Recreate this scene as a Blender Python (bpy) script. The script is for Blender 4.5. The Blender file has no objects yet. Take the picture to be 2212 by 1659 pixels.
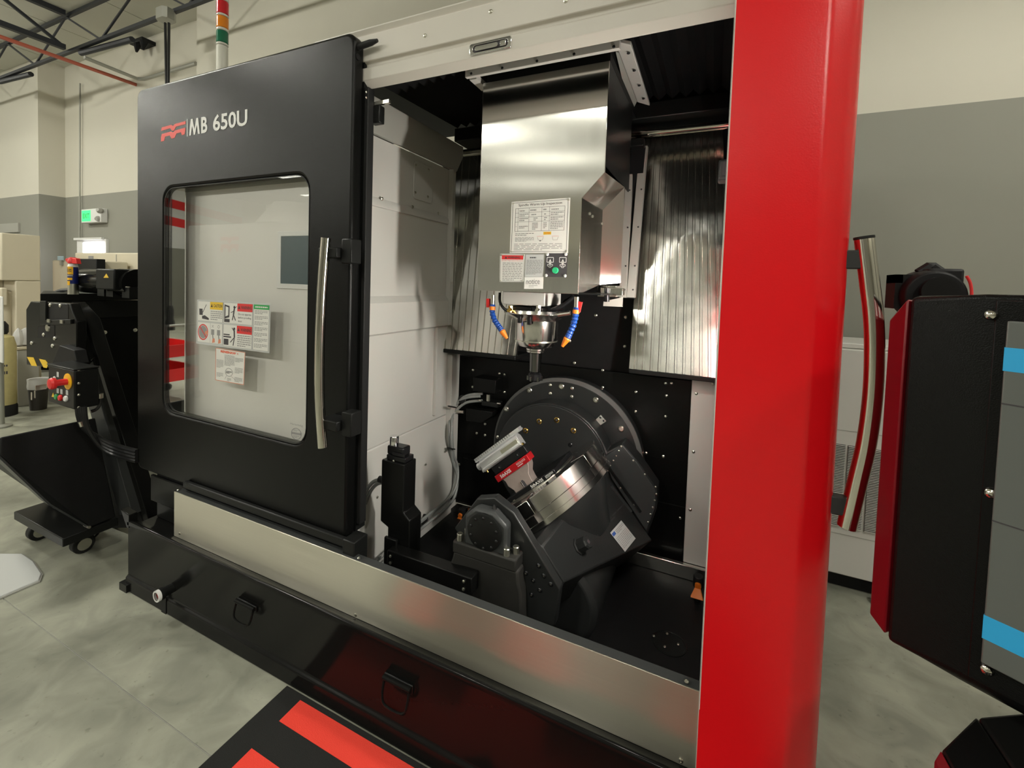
import bpy, bmesh, math, random
from mathutils import Vector, Matrix

random.seed(7)
SC = bpy.context.scene
COL = SC.collection

# ------------------------------------------------------------------ camera
FPX, CX, CY = 951.176, 1106.0, 651.525
EYE = Vector((0.0, 0.0, 1.5))
_rx, _ry, _rz = 0.040, 0.033, 0.428
def _rows():
    cx, sx = math.cos(_rx), math.sin(_rx); cy, sy = math.cos(_ry), math.sin(_ry); cz, sz = math.cos(_rz), math.sin(_rz)
    B = Matrix(((1,0,0),(0,0,-1),(0,1,0)))
    Yw = Matrix(((cz,sz,0),(-sz,cz,0),(0,0,1)))
    Pt = Matrix(((1,0,0),(0,cx,-sx),(0,sx,cx)))
    Rl = Matrix(((cy,-sy,0),(sy,cy,0),(0,0,1)))
    return Rl @ Pt @ B @ Yw
RC = _rows()
cam_data = bpy.data.cameras.new('camera')
cam = bpy.data.objects.new('camera', cam_data); COL.objects.link(cam)
r0, r1, r2 = RC[0], RC[1], RC[2]
cam.matrix_world = Matrix(((r0[0], -r1[0], -r2[0], EYE.x), (r0[1], -r1[1], -r2[1], EYE.y),
                           (r0[2], -r1[2], -r2[2], EYE.z), (0, 0, 0, 1)))
cam_data.sensor_width = 36.0
cam_data.lens = FPX / 2212.0 * 36.0
cam_data.shift_y = -(829.5 - CY) / 2212.0
cam_data.clip_start = 0.02
SC.camera = cam

# ------------------------------------------------------------------ world, exposure
SC.view_settings.view_transform = 'Standard'
SC.view_settings.look = 'None'
SC.view_settings.gamma = 1.0
SC.view_settings.use_curve_mapping = False
SC.view_settings.exposure = 0.34
W = bpy.data.worlds.new('world'); SC.world = W; W.use_nodes = True
W.node_tree.nodes['Background'].inputs[0].default_value = (0.9, 0.95, 1.0, 1)
W.node_tree.nodes['Background'].inputs[1].default_value = 0.6
LAMP_E = 92.0          # radiance of the high bay lamp lenses

WORK_E = 200.0          # radiance of the machine's own work light, a bar behind the red column

def P(u, v, x=None, y=None, z=None):
    """world point seen at photo pixel (u, v) that lies on the given plane"""
    d = RC.transposed() @ Vector(((u - CX) / FPX, (v - CY) / FPX, 1.0))
    if x is not None: t = (x - EYE.x) / d.x
    elif y is not None: t = (y - EYE.y) / d.y
    else: t = (z - EYE.z) / d.z
    return EYE + d * t

def CR(c, u0, u1):
    """radius of an upright cylinder centred at c that spans photo columns u0..u1"""
    an = []
    for u in (u0, u1):
        d = RC.transposed() @ Vector(((u - CX) / FPX, 0, 1.0)); an.append(math.atan2(d.x, d.y))
    return math.hypot(c.x, c.y) * math.sin(abs(an[1]-an[0]) / 2)

# ------------------------------------------------------------------ materials
def nodes_of(name):
    m = bpy.data.materials.new(name); m.use_nodes = True
    return m, m.node_tree.nodes, m.node_tree.links, m.node_tree.nodes['Principled BSDF']
def mat(name, col, rough=0.5, metal=0.0, spec=0.5, emit=None, es=0.0, coat=0.0, grain=None, bump=None, aniso=0.0, alpha=1.0, trans=0.0):
    m, N, L, b = nodes_of(name)
    b.inputs['Base Color'].default_value = (*col, 1); b.inputs['Roughness'].default_value = rough
    b.inputs['Metallic'].default_value = metal; b.inputs['Specular IOR Level'].default_value = spec
    b.inputs['Coat Weight'].default_value = coat; b.inputs['Coat Roughness'].default_value = 0.08
    b.inputs['Alpha'].default_value = alpha; b.inputs['Transmission Weight'].default_value = trans
    if emit: b.inputs['Emission Color'].default_value = (*emit, 1); b.inputs['Emission Strength'].default_value = es
    if aniso: b.inputs['Anisotropic'].default_value = aniso
    tc = N.new('ShaderNodeTexCoord')
    if grain:                      # (scale, amount): faint colour variation
        nz = N.new('ShaderNodeTexNoise'); nz.inputs['Scale'].default_value = grain[0]; nz.inputs['Detail'].default_value = 5
        L.new(tc.outputs['Object'], nz.inputs['Vector'])
        mx = N.new('ShaderNodeMix'); mx.data_type = 'RGBA'
        k = grain[1]
        mx.inputs[6].default_value = (*[c * (1 - k) for c in col], 1); mx.inputs[7].default_value = (*[min(1, c * (1 + k)) for c in col], 1)
        L.new(nz.outputs['Fac'], mx.inputs[0]); L.new(mx.outputs[2], b.inputs['Base Color'])
    if bump:                       # (scale, strength, distance)
        nb = N.new('ShaderNodeTexNoise'); nb.inputs['Scale'].default_value = bump[0]; nb.inputs['Detail'].default_value = 3
        L.new(tc.outputs['Object'], nb.inputs['Vector'])
        bp = N.new('ShaderNodeBump'); bp.inputs['Strength'].default_value = bump[1]; bp.inputs['Distance'].default_value = bump[2]
        L.new(nb.outputs['Fac'], bp.inputs['Height']); L.new(bp.outputs['Normal'], b.inputs['Normal'])
    return m
def brushed(name, col, rough, scale, strength=0.12, aniso=0.0, rot=0.0, wave=None):
    """rolled stainless: fine stretched grain in colour, roughness and relief; scale = (x, y, z) frequencies"""
    m, N, L, b = nodes_of(name)
    b.inputs['Metallic'].default_value = 1.0
    if aniso:
        b.inputs['Anisotropic'].default_value = aniso; b.inputs['Anisotropic Rotation'].default_value = rot
        tg = N.new('ShaderNodeTangent'); tg.direction_type = 'RADIAL'; tg.axis = 'Z'; L.new(tg.outputs[0], b.inputs['Tangent'])
    tc = N.new('ShaderNodeTexCoord'); mp = N.new('ShaderNodeMapping'); mp.inputs['Scale'].default_value = scale
    nz = N.new('ShaderNodeTexNoise'); nz.inputs['Scale'].default_value = 1.0; nz.inputs['Detail'].default_value = 6
    L.new(tc.outputs['Object'], mp.inputs['Vector']); L.new(mp.outputs['Vector'], nz.inputs['Vector'])
    cr = N.new('ShaderNodeMix'); cr.data_type = 'RGBA'
    cr.inputs[6].default_value = (*[c * .94 for c in col], 1); cr.inputs[7].default_value = (*[min(1, c * 1.05) for c in col], 1)
    L.new(nz.outputs['Fac'], cr.inputs[0]); L.new(cr.outputs[2], b.inputs['Base Color'])
    mr = N.new('ShaderNodeMapRange'); mr.inputs[3].default_value = rough * .8; mr.inputs[4].default_value = rough * 1.25
    L.new(nz.outputs['Fac'], mr.inputs[0]); L.new(mr.outputs[0], b.inputs['Roughness'])
    if wave:                       # slow waviness of thin sheet metal
        n2 = N.new('ShaderNodeTexNoise'); n2.inputs['Scale'].default_value = wave[0]; n2.inputs['Detail'].default_value = 1
        L.new(tc.outputs['Object'], n2.inputs['Vector'])
        bp = N.new('ShaderNodeBump'); bp.inputs['Strength'].default_value = wave[1]; bp.inputs['Distance'].default_value = 0.02
        L.new(n2.outputs['Fac'], bp.inputs['Height']); L.new(bp.outputs['Normal'], b.inputs['Normal'])
    return m
def concrete():
    m, N, L, b = nodes_of('polished concrete')
    tc = N.new('ShaderNodeTexCoord')
    def noise(s, d, dist=0.0):
        n = N.new('ShaderNodeTexNoise'); n.inputs['Scale'].default_value = s; n.inputs['Detail'].default_value = d
        n.inputs['Distortion'].default_value = dist; L.new(tc.outputs['Object'], n.inputs['Vector']); return n
    n1, n2, n3 = noise(1.3, 6, 1.2), noise(7, 8, .8), noise(45, 4)
    r1 = N.new('ShaderNodeValToRGB'); e = r1.color_ramp.elements
    e[0].position = .32; e[0].color = (.195, .197, .162, 1); e[1].position = .68; e[1].color = (.345, .347, .290, 1)
    L.new(n1.outputs['Fac'], r1.inputs['Fac'])
    r2_ = N.new('ShaderNodeValToRGB'); e = r2_.color_ramp.elements
    e[0].position = .36; e[0].color = (.80, .80, .78, 1); e[1].position = .66; e[1].color = (1.12, 1.12, 1.08, 1)
    L.new(n2.outputs['Fac'], r2_.inputs['Fac'])
    mu = N.new('ShaderNodeMix'); mu.data_type = 'RGBA'; mu.blend_type = 'MULTIPLY'; mu.inputs[0].default_value = 1
    L.new(r1.outputs['Color'], mu.inputs[6]); L.new(r2_.outputs['Color'], mu.inputs[7])
    r3 = N.new('ShaderNodeValToRGB'); e = r3.color_ramp.elements
    e[0].position = .27; e[0].color = (.6, .6, .58, 1); e[1].position = .36; e[1].color = (1, 1, 1, 1)
    L.new(n3.outputs['Fac'], r3.inputs['Fac'])
    mv = N.new('ShaderNodeMix'); mv.data_type = 'RGBA'; mv.blend_type = 'MULTIPLY'; mv.inputs[0].default_value = .6
    L.new(mu.outputs[2], mv.inputs[6]); L.new(r3.outputs['Color'], mv.inputs[7])
    L.new(mv.outputs[2], b.inputs['Base Color'])
    mr = N.new('ShaderNodeMapRange'); mr.inputs[3].default_value = .28; mr.inputs[4].default_value = .5
    L.new(n2.outputs['Fac'], mr.inputs[0]); L.new(mr.outputs[0], b.inputs['Roughness'])
    b.inputs['Specular IOR Level'].default_value = .35
    return m
BAND_Z = 2.555
def wall_paint():
    """cream paint above a straight line, grey below it"""
    m, N, L, b = nodes_of('two tone wall paint')
    g = N.new('ShaderNodeNewGeometry'); s = N.new('ShaderNodeSeparateXYZ'); L.new(g.outputs['Position'], s.inputs[0])
    gt = N.new('ShaderNodeMath'); gt.operation = 'GREATER_THAN'; gt.inputs[1].default_value = BAND_Z; L.new(s.outputs['Z'], gt.inputs[0])
    mx = N.new('ShaderNodeMix'); mx.data_type = 'RGBA'
    mx.inputs[6].default_value = (.265, .262, .225, 1); mx.inputs[7].default_value = (.60, .575, .49, 1)
    L.new(gt.outputs[0], mx.inputs[0])
    nz = N.new('ShaderNodeTexNoise'); nz.inputs['Scale'].default_value = .8; nz.inputs['Detail'].default_value = 4
    L.new(g.outputs['Position'], nz.inputs['Vector'])
    mr = N.new('ShaderNodeMapRange'); mr.inputs[3].default_value = .93; mr.inputs[4].default_value = 1.05; L.new(nz.outputs['Fac'], mr.inputs[0])
    mu = N.new('ShaderNodeMix'); mu.data_type = 'RGBA'; mu.blend_type = 'MULTIPLY'; mu.inputs[0].default_value = 1
    L.new(mx.outputs[2], mu.inputs[6]); L.new(mr.outputs[0], mu.inputs[7]); L.new(mu.outputs[2], b.inputs['Base Color'])
    b.inputs['Roughness'].default_value = .6; b.inputs['Specular IOR Level'].default_value = .25
    return m
def glass_mat(name, tint, ior=1.5):
    m, N, L, b = nodes_of(name); N.remove(b)
    tr = N.new('ShaderNodeBsdfTransparent'); tr.inputs[0].default_value = (*tint, 1)
    gl = N.new('ShaderNodeBsdfGlossy'); gl.inputs['Roughness'].default_value = 0.0
    lw = N.new('ShaderNodeLayerWeight'); lw.inputs[0].default_value = .5
    pw = N.new('ShaderNodeMath'); pw.operation = 'POWER'; pw.inputs[1].default_value = 4.2; L.new(lw.outputs['Facing'], pw.inputs[0])
    fr = N.new('ShaderNodeMath'); fr.operation = 'MULTIPLY_ADD'; fr.inputs[1].default_value = .50; fr.inputs[2].default_value = .025; L.new(pw.outputs[0], fr.inputs[0])
    mx = N.new('ShaderNodeMixShader'); L.new(fr.outputs[0], mx.inputs[0]); L.new(tr.outputs[0], mx.inputs[1]); L.new(gl.outputs[0], mx.inputs[2])
    L.new(mx.outputs[0], N['Material Output'].inputs[0])
    return m

M = {}
M['blk_powder'] = mat('black textured powder coat', (.0050, .0051, .0049), .25, spec=.17, bump=(520, .30, .002))
M['blk_gloss'] = mat('black gloss paint', (.009, .009, .0085), .16, spec=.09, bump=(60, .03, .002))
M['blk_matte'] = mat('black matt paint', (.010, .010, .0104), .5, spec=.2, grain=(20, .25))
M['blk_soft'] = mat('black satin steel', (.010, .0104, .010), .36, spec=.2)
M['blk_rubber'] = mat('black rubber', (.012, .012, .012), .55, spec=.3)
M['cast'] = mat('dark grey cast iron paint', (.022, .023, .023), .33, spec=.35, bump=(90, .12, .002))
M['cast_lt'] = mat('grey steel cover', (.040, .042, .042), .4, spec=.35)
M['cast_rough'] = mat('worn charcoal casting', (.024, .023, .021), .55, spec=.3, grain=(18, .35))
M['dark_steel'] = mat('dark tool steel', (.16, .16, .16), .18, 1.0)
M['off_white'] = mat('off white enamel', (.60, .585, .55), .33, spec=.45)
M['guard_white'] = mat('white guard enamel', (.74, .725, .69), .4, spec=.35)
M['rim_glint'] = mat('flange rim highlight', (.13, .13, .125), .32, spec=.5)  # paler than the casting: the edge highlight is put into the colour
M['red_shade'] = mat('shaded red powder coat', (.17, .003, .008), .35, spec=.3)  # darker copy of the red, with the back shell's shade mixed in
M['header'] = mat('warm white enamel', (.66, .625, .565), .38, spec=.4)
M['grey_edge'] = mat('grey enamel', (.36, .355, .32), .4)
M['beige'] = mat('beige cabinet enamel', (.60, .545, .42), .4, grain=(3, .04))
M['red'] = mat('red powder coat', (.80, .006, .011), .26, spec=.5, bump=(260, .10, .002))
M['red_dark'] = mat('dark red plastic', (.30, .012, .014), .4)
M['steel'] = brushed('brushed stainless', (.64, .61, .51), .36, (2, 2, 300), 0, .94, .25)
M['steel_h'] = brushed('head cover stainless', (.70, .69, .64), .18, (300, 300, 2), 0, .96, 0, wave=(2.0, .06))
M['steel_v'] = brushed('vertical brushed stainless', (.70, .69, .64), .17, (200, 200, 2), 0, .5, .25, wave=(9, .12))
M['steel_pol'] = mat('polished stainless tube', (.72, .69, .62), .11, 1.0)
M['zinc'] = mat('zinc plated screw', (.72, .70, .62), .28, 1.0)
M['machined'] = mat('ground steel', (.74, .72, .70), .17, 1.0, grain=(30, .05))
M['alu'] = mat('bright aluminium', (.93, .93, .94), .34, .8)
M['alu_matte'] = mat('bead blasted aluminium', (.52, .43, .39), .48, .6, grain=(45, .14))
M['brass'] = mat('brass plug', (.72, .47, .13), .25, 1.0)
M['chrome'] = mat('chrome', (.86, .85, .87), .06, 1.0)
M['mirror_film'] = mat('mirror finish steel strip', (.78, .79, .78), .02, 1.0)
M['black_oxide'] = mat('black oxide steel', (.02, .02, .022), .28, .6)
M['fix_red'] = mat('red anodised aluminium', (.55, .012, .018), .33, .35)
M['white_print'] = mat('white print', (.78, .77, .74), .5)
M['white_plastic'] = mat('white plastic', (.72, .72, .70), .4)
M['label_white'] = mat('label stock', (.74, .73, .69), .45)
M['label_grey'] = mat('silver label stock', (.55, .56, .55), .4)
M['ink'] = mat('dark ink', (.05, .045, .05), .6)
M['ink_grey'] = mat('grey ink', (.28, .275, .27), .6)
M['print_red'] = mat('red print', (.72, .03, .03), .5)
M['print_orange'] = mat('orange red print', (.80, .13, .06), .5)
M['print_yellow'] = mat('yellow print', (.80, .52, .03), .5)
M['print_green'] = mat('green print', (.03, .36, .09), .5)
M['print_blue'] = mat('blue print', (.05, .12, .42), .5)
M['skin_print'] = mat('hand print', (.68, .26, .16), .6)
M['logo_red'] = mat('logo red vinyl', (.82, .075, .055), .5)
M['mat_blk'] = mat('black mat pile', (.022, .022, .021), .9, spec=.1, bump=(500, .5, .004))
M['mat_red'] = mat('red mat pile', (.80, .062, .042), .85, spec=.1, bump=(500, .4, .004))
M['orange_pl'] = mat('orange plastic', (.86, .22, .02), .4)
M['blue_pl'] = mat('blue plastic', (.010, .065, .33), .35)
M['hose_grey'] = mat('grey conduit', (.28, .29, .28), .4, spec=.5)
M['hose_blk'] = mat('black cable', (.012, .012, .013), .3, spec=.5)
M['yellow'] = mat('yellow plastic', (.86, .46, .01), .4)
M['red_pl'] = mat('red plastic', (.70, .025, .025), .35)
M['green_pl'] = mat('green plastic', (.02, .30, .08), .35)
M['concrete'] = concrete()
M['wall'] = wall_paint()
M['deck'] = mat('white roof deck', (.60, .595, .53), .7, spec=.2, grain=(2, .05))
M['truss'] = mat('dark painted truss', (.016, .018, .024), .5)
M['conduit'] = mat('galvanised conduit', (.33, .33, .29), .4, .4)
M['sprinkler'] = mat('red sprinkler pipe', (.42, .10, .06), .5)
M['pane'] = glass_mat('door pane', (.975, .975, .97))
M['frp'] = mat('yellow fibreglass', (.50, .43, .20), .45, grain=(25, .12))
M['bag'] = mat('clear bin liner', (.75, .74, .72), .25, trans=.4)
M['blue_film'] = mat('blue film', (.03, .40, .78), .4)
M['scr_grey'] = mat('grey screen film', (.115, .125, .115), .4)
M['exit_lit'] = mat('green exit sign face', (.02, .5, .12), .5, emit=(.05, .95, .25), es=.9)
M['daylight'] = mat('daylit glass', (.9, .9, .9), .3, emit=(.95, .93, 1.0), es=7.0)
M['strip'] = mat('work light lens', (.9, .9, .9), .4, emit=(1.0, .97, .88), es=WORK_E)
M['tube_lamp'] = mat('tube lamp lens', (.9, .9, .85), .4, emit=(1.0, .985, .88), es=12.0)
M['wall_lamp'] = mat('wall washer lens', (.9, .9, .85), .4, emit=(1.0, .985, .88), es=38.0)
M['lamp'] = mat('lamp lens', (.9, .9, .85), .4, emit=(1.0, .985, .88), es=LAMP_E)
M['len_red'] = mat('red beacon lens', (.62, .01, .02), .12, coat=.5)
M['len_amber'] = mat('amber beacon lens', (.80, .24, .01), .12, coat=.5)
M['len_green'] = mat('green beacon lens', (.004, .14, .07), .12, coat=.5)
M['len_clear'] = mat('white beacon body', (.70, .69, .62), .2)
M['teal'] = mat('teal glass', (.03, .07, .085), .15)
M['bolt_dark'] = mat('dark socket screw', (.06, .06, .062), .3, .8)

# ------------------------------------------------------------------ mesh building
ORG = {}
class G:
    def __init__(s, T=None): s.v, s.f, s.m, s.T = [], [], [], T
    def add(s, vs, fs, mi=0):
        n = len(s.v)
        s.v += [s.T(Vector(p)) if s.T else Vector(p) for p in vs]
        s.f += [tuple(i + n for i in f) for f in fs]; s.m += [mi] * len(fs)
        return s
    def box(s, lo, hi, mi=0):
        x0, y0, z0 = [min(a, b) for a, b in zip(lo, hi)]; x1, y1, z1 = [max(a, b) for a, b in zip(lo, hi)]
        return s.add([(x0,y0,z0),(x1,y0,z0),(x1,y1,z0),(x0,y1,z0),(x0,y0,z1),(x1,y0,z1),(x1,y1,z1),(x0,y1,z1)],
                     [(0,3,2,1),(4,5,6,7),(0,1,5,4),(1,2,6,5),(2,3,7,6),(3,0,4,7)], mi)
    def loft(s, A, B, mi=0, caps=True):
        n = len(A)
        fs = [(i, (i+1) % n, n + (i+1) % n, n + i) for i in range(n)]
        if caps: fs += [tuple(range(n))[::-1], tuple(range(n, 2*n))]
        return s.add(list(A) + list(B), fs, mi)
    def prism(s, pts, ax, a, b, mi=0):
        def mk(c): return [{'x': (c, p[0], p[1]), 'y': (p[0], c, p[1]), 'z': (p[0], p[1], c)}[ax] for p in pts]
        return s.loft(mk(a), mk(b), mi)
    def slab(s, pts, off, mi=0):
        off = Vector(off); return s.loft([Vector(p) for p in pts], [Vector(p) + off for p in pts], mi)
    def lathe(s, prof, p0, d, seg=24, mi=0, caps=True):
        p0 = Vector(p0); d = Vector(d).normalized(); a = d.orthogonal().normalized(); b = d.cross(a)
        vs, fs = [], []
        for r, h in prof:
            for k in range(seg):
                t = 2*math.pi*k/seg; vs.append(p0 + d*h + (a*math.cos(t) + b*math.sin(t))*r)
        for i in range(len(prof)-1):
            for k in range(seg):
                q = (k+1) % seg; fs.append((i*seg+k, i*seg+q, (i+1)*seg+q, (i+1)*seg+k))
        if caps: fs += [tuple(range(seg))[::-1], tuple(range((len(prof)-1)*seg, len(prof)*seg))]
        return s.add(vs, fs, mi)
    def cyl(s, p0, p1, r, r2=None, seg=20, mi=0):
        p0, p1 = Vector(p0), Vector(p1); h = (p1-p0).length
        return s.lathe([(r, 0), (r if r2 is None else r2, h)], p0, p1-p0, seg, mi)
    def tube(s, pts, r, seg=10, mi=0, sub=0):
        pts = [Vector(p) for p in pts]
        if sub:                                  # Catmull-Rom smoothing
            out = []
            for i in range(len(pts)-1):
                p0 = pts[max(i-1, 0)]; p1 = pts[i]; p2 = pts[i+1]; p3 = pts[min(i+2, len(pts)-1)]
                for k in range(sub):
                    t = k/sub
                    out.append(.5*((2*p1) + (p2-p0)*t + (2*p0-5*p1+4*p2-p3)*t*t + (3*p1-p0-3*p2+p3)*t**3))
            pts = out + [pts[-1]]
        vs, fs = [], []; n = len(pts); a = None
        for i, p in enumerate(pts):
            d = (pts[min(i+1, n-1)] - pts[max(i-1, 0)]).normalized()
            a = d.orthogonal().normalized() if a is None else (a - d*a.dot(d)).normalized()
            b = d.cross(a)
            rr = r[i] if isinstance(r, (list, tuple)) and len(r) == n else (r if not isinstance(r, (list, tuple)) else r[0])
            for k in range(seg):
                t = 2*math.pi*k/seg; vs.append(p + (a*math.cos(t) + b*math.sin(t))*rr)
        for i in range(n-1):
            for k in range(seg):
                q = (k+1) % seg; fs.append((i*seg+k, i*seg+q, (i+1)*seg+q, (i+1)*seg+k))
        fs += [tuple(range(seg))[::-1], tuple(range((n-1)*seg, n*seg))]
        return s.add(vs, fs, mi)
    def beam(s, p0, p1, w, h=None, mi=0):
        p0, p1 = Vector(p0), Vector(p1); h = h or w; d = (p1-p0).normalized()
        up = Vector((0,0,1)) if abs(d.z) < .95 else Vector((0,1,0))
        a = d.cross(up).normalized()*w/2; b = a.cross(d).normalized()*h/2
        return s.loft([p0+a+b, p0-a+b, p0-a-b, p0+a-b], [p1+a+b, p1-a+b, p1-a-b, p1+a-b], mi)
    def frame(s, outer, inner, ax, a, b, mi=0):
        """plate with a hole; outer and inner loops have the same count"""
        n = len(outer)
        def mk(l, c): return [{'x': (c, p[0], p[1]), 'y': (p[0], c, p[1]), 'z': (p[0], p[1], c)}[ax] for p in l]
        vs = mk(outer, a) + mk(inner, a) + mk(outer, b) + mk(inner, b); fs = []
        for i in range(n):
            j = (i+1) % n
            fs += [(i, j, n+j, n+i), (2*n+i, 3*n+i, 3*n+j, 2*n+j), (i, 2*n+i, 2*n+j, j), (n+i, n+j, 3*n+j, 3*n+i)]
        return s.add(vs, fs, mi)
    def mesh(s, name, mats, org, smooth=True):
        me = bpy.data.meshes.new(name)
        me.from_pydata([tuple(p - org) for p in s.v], [], s.f)
        for m in mats: me.materials.append(M[m] if isinstance(m, str) else m)
        for p, k in zip(me.polygons, s.m): p.material_index = k
        bm = bmesh.new(); bm.from_mesh(me); bmesh.ops.recalc_face_normals(bm, faces=bm.faces); bm.to_mesh(me); bm.free()
        if smooth:
            me.shade_smooth(); me.set_sharp_from_angle(angle=math.radians(35))
        return me
    def build(s, name, mats, parent=None, loc=None, bevel=0, smooth=True, label=None, cat=None, group=None, kind=None, seg=2):
        if not isinstance(mats, (list, tuple)): mats = [mats]
        org = ORG[parent.name] if parent else Vector(loc if loc is not None else (0, 0, 0))
        o = bpy.data.objects.new(name, s.mesh(name, mats, org, smooth)); COL.objects.link(o)
        if parent: o.parent = parent
        else: o.location = org
        ORG[o.name] = org
        if bevel:
            b = o.modifiers.new('edge', 'BEVEL'); b.width = bevel; b.segments = seg; b.limit_method = 'ANGLE'; b.angle_limit = math.radians(40)
        return tag(o, label, cat, group, kind)
def tag(o, label=None, cat=None, group=None, kind=None):
    if label: o['label'] = label
    if cat: o['category'] = cat
    if group: o['group'] = group
    if kind: o['kind'] = kind
    return o
def thing(name, label, cat, loc=(0, 0, 0), group=None):
    o = bpy.data.objects.new(name, None); COL.objects.link(o); o.location = loc; o.empty_display_size = .1
    ORG[o.name] = Vector(loc)
    return tag(o, label, cat, group)
_screw = {}
def screws(parent, pts, n, r=.007, m='zinc', name='screw', h=.6, hexagon=False):
    """small dome head screws that share one mesh"""
    key = (r, m, h)
    if key not in _screw:
        g = G(); g.lathe([(r, 0), (r*.95, r*h*.5), (r*.6, r*h*.9), (r*.35, r*h), (r*.3, r*h*.7)], (0,0,0), (0,0,1), 8)
        _screw[key] = g.mesh('screw', [m], Vector((0,0,0)))
    q = Vector(n).to_track_quat('Z', 'Y')
    for p in pts:
        o = bpy.data.objects.new(name, _screw[key]); COL.objects.link(o); o.parent = parent
        o.location = Vector(p) - ORG[parent.name]; o.rotation_mode = 'QUATERNION'; o.rotation_quaternion = q
def rrect(x0, y0, x1, y1, r, n=6):
    out = []
    for cx_, cy_, a0 in ((x1-r, y1-r, 0), (x0+r, y1-r, 90), (x0+r, y0+r, 180), (x1-r, y0+r, 270)):
        for k in range(n+1):
            a = math.radians(a0 + 90*k/n); out.append((cx_ + r*math.cos(a), cy_ + r*math.sin(a)))
    return out

_txt = {}
def text_geo(t, bold=0.0):
    if (t, bold) not in _txt:
        cu = bpy.data.curves.new('lettering', 'FONT'); cu.body = t; cu.offset = bold; cu.resolution_u = 3
        ob = bpy.data.objects.new('lettering', cu)
        me = bpy.data.meshes.new_from_object(ob)
        _txt[(t, bold)] = ([(v.co.x, v.co.y) for v in me.vertices], [tuple(p.vertices) for p in me.polygons])
        bpy.data.objects.remove(ob); bpy.data.curves.remove(cu); bpy.data.meshes.remove(me)
    return _txt[(t, bold)]
EPS = .00016
class Sheet:
    """flat print on a surface: origin o, width vector U, height vector V (unit square coordinates 0..w, 0..h)"""
    def __init__(s, tl, tr, br, bl, mats):
        s.q = [Vector(p) for p in (tl, tr, br, bl)]; s.g = G(); s.mats = mats
        n = (s.q[1]-s.q[0]).cross(s.q[0]-s.q[3]).normalized()
        if n.dot(EYE - s.q[0]) < 0: n = -n
        s.n = n
    def pt(s, x, y, k):
        a = s.q[3].lerp(s.q[2], x); b = s.q[0].lerp(s.q[1], x)
        return a.lerp(b, y) + s.n*EPS*k
    def poly(s, pts, mi, k=2): s.g.add([s.pt(x, y, k) for x, y in pts], [tuple(range(len(pts)))], mi)
    def rect(s, x0, y0, x1, y1, mi, k=2): s.poly([(x0,y0),(x1,y0),(x1,y1),(x0,y1)], mi, k)
    def base(s, mi=0, thick=.0012):
        A = [s.pt(x, y, 0) for x, y in ((0,0),(1,0),(1,1),(0,1))]
        s.g.loft(A, [p + s.n*EPS*1.0 for p in A], mi)
    def line(s, x0, y0, x1, y1, w, mi, k=3):
        dx, dy = x1-x0, y1-y0; l = math.hypot(dx, dy); nx, ny = -dy/l*w/2, dx/l*w/2
        s.poly([(x0+nx,y0+ny),(x1+nx,y1+ny),(x1-nx,y1-ny),(x0-nx,y0-ny)], mi, k)
    def outline(s, x0, y0, x1, y1, w, mi, k=3):
        for a in ((x0,y0,x1,y0),(x1,y0,x1,y1),(x1,y1,x0,y1),(x0,y1,x0,y0)): s.line(*a, w, mi, k)
    def disc(s, cx_, cy_, rx, ry, mi, k=3, n=20): s.poly([(cx_+rx*math.cos(2*math.pi*i/n), cy_+ry*math.sin(2*math.pi*i/n)) for i in range(n)], mi, k)
    def ring(s, cx_, cy_, rx, ry, w, mi, k=3, n=20):
        for i in range(n):
            a, b = 2*math.pi*i/n, 2*math.pi*(i+1)/n
            s.poly([(cx_+rx*math.cos(a), cy_+ry*math.sin(a)), (cx_+rx*math.cos(b), cy_+ry*math.sin(b)),
                    (cx_+rx*(1-w)*math.cos(b), cy_+ry*(1-w)*math.sin(b)), (cx_+rx*(1-w)*math.cos(a), cy_+ry*(1-w)*math.sin(a))], mi, k)
    def text(s, t, x0, y0, x1, y1, mi, k=4, bold=0.0):
        vs, fs = text_geo(t, bold)
        a0, a1 = min(v[0] for v in vs), max(v[0] for v in vs); b0, b1 = min(v[1] for v in vs), max(v[1] for v in vs)
        s.g.add([s.pt(x0+(x-a0)/(a1-a0)*(x1-x0), y0+(y-b0)/(b1-b0)*(y1-y0), k) for x, y in vs], fs, mi)
    def lines(s, x0, y0, x1, y1, n, mi, fill=.45, k=3, last=.6):
        rnd = random.Random(int(x0*1000+y0*977+n))
        for i in range(n):
            yc = y1 - (i+.5)*(y1-y0)/n; h = (y1-y0)/n*fill/2
            x = x0
            xe = x1 if i < n-1 else x0+(x1-x0)*last
            while x < xe - .01*(x1-x0):
                w = (x1-x0)*rnd.uniform(.08, .2); s.rect(x, yc-h, min(x+w, xe), yc+h, mi, k); x += w + (x1-x0)*.03
    def build(s, name, parent, label=None): return s.g.build(name, s.mats, parent, smooth=False, label=label)
EMBLEM = [[(0,.72),(.03,.95),(.42,.95),(.5,.85),(.58,.95),(1,.95),(1,.74),(.62,.74),(.54,.52),(.46,.52),(.38,.74)],
          [(0,.28),(.03,.50),(.42,.50),(.5,.40),(.58,.50),(1,.50),(.98,.22),(.96,.04),(.85,.04),(.82,.26),(.64,.26),(.56,.0),(.44,.0),(.36,.26),(.17,.26),(.13,0),(0,0)]]

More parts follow.
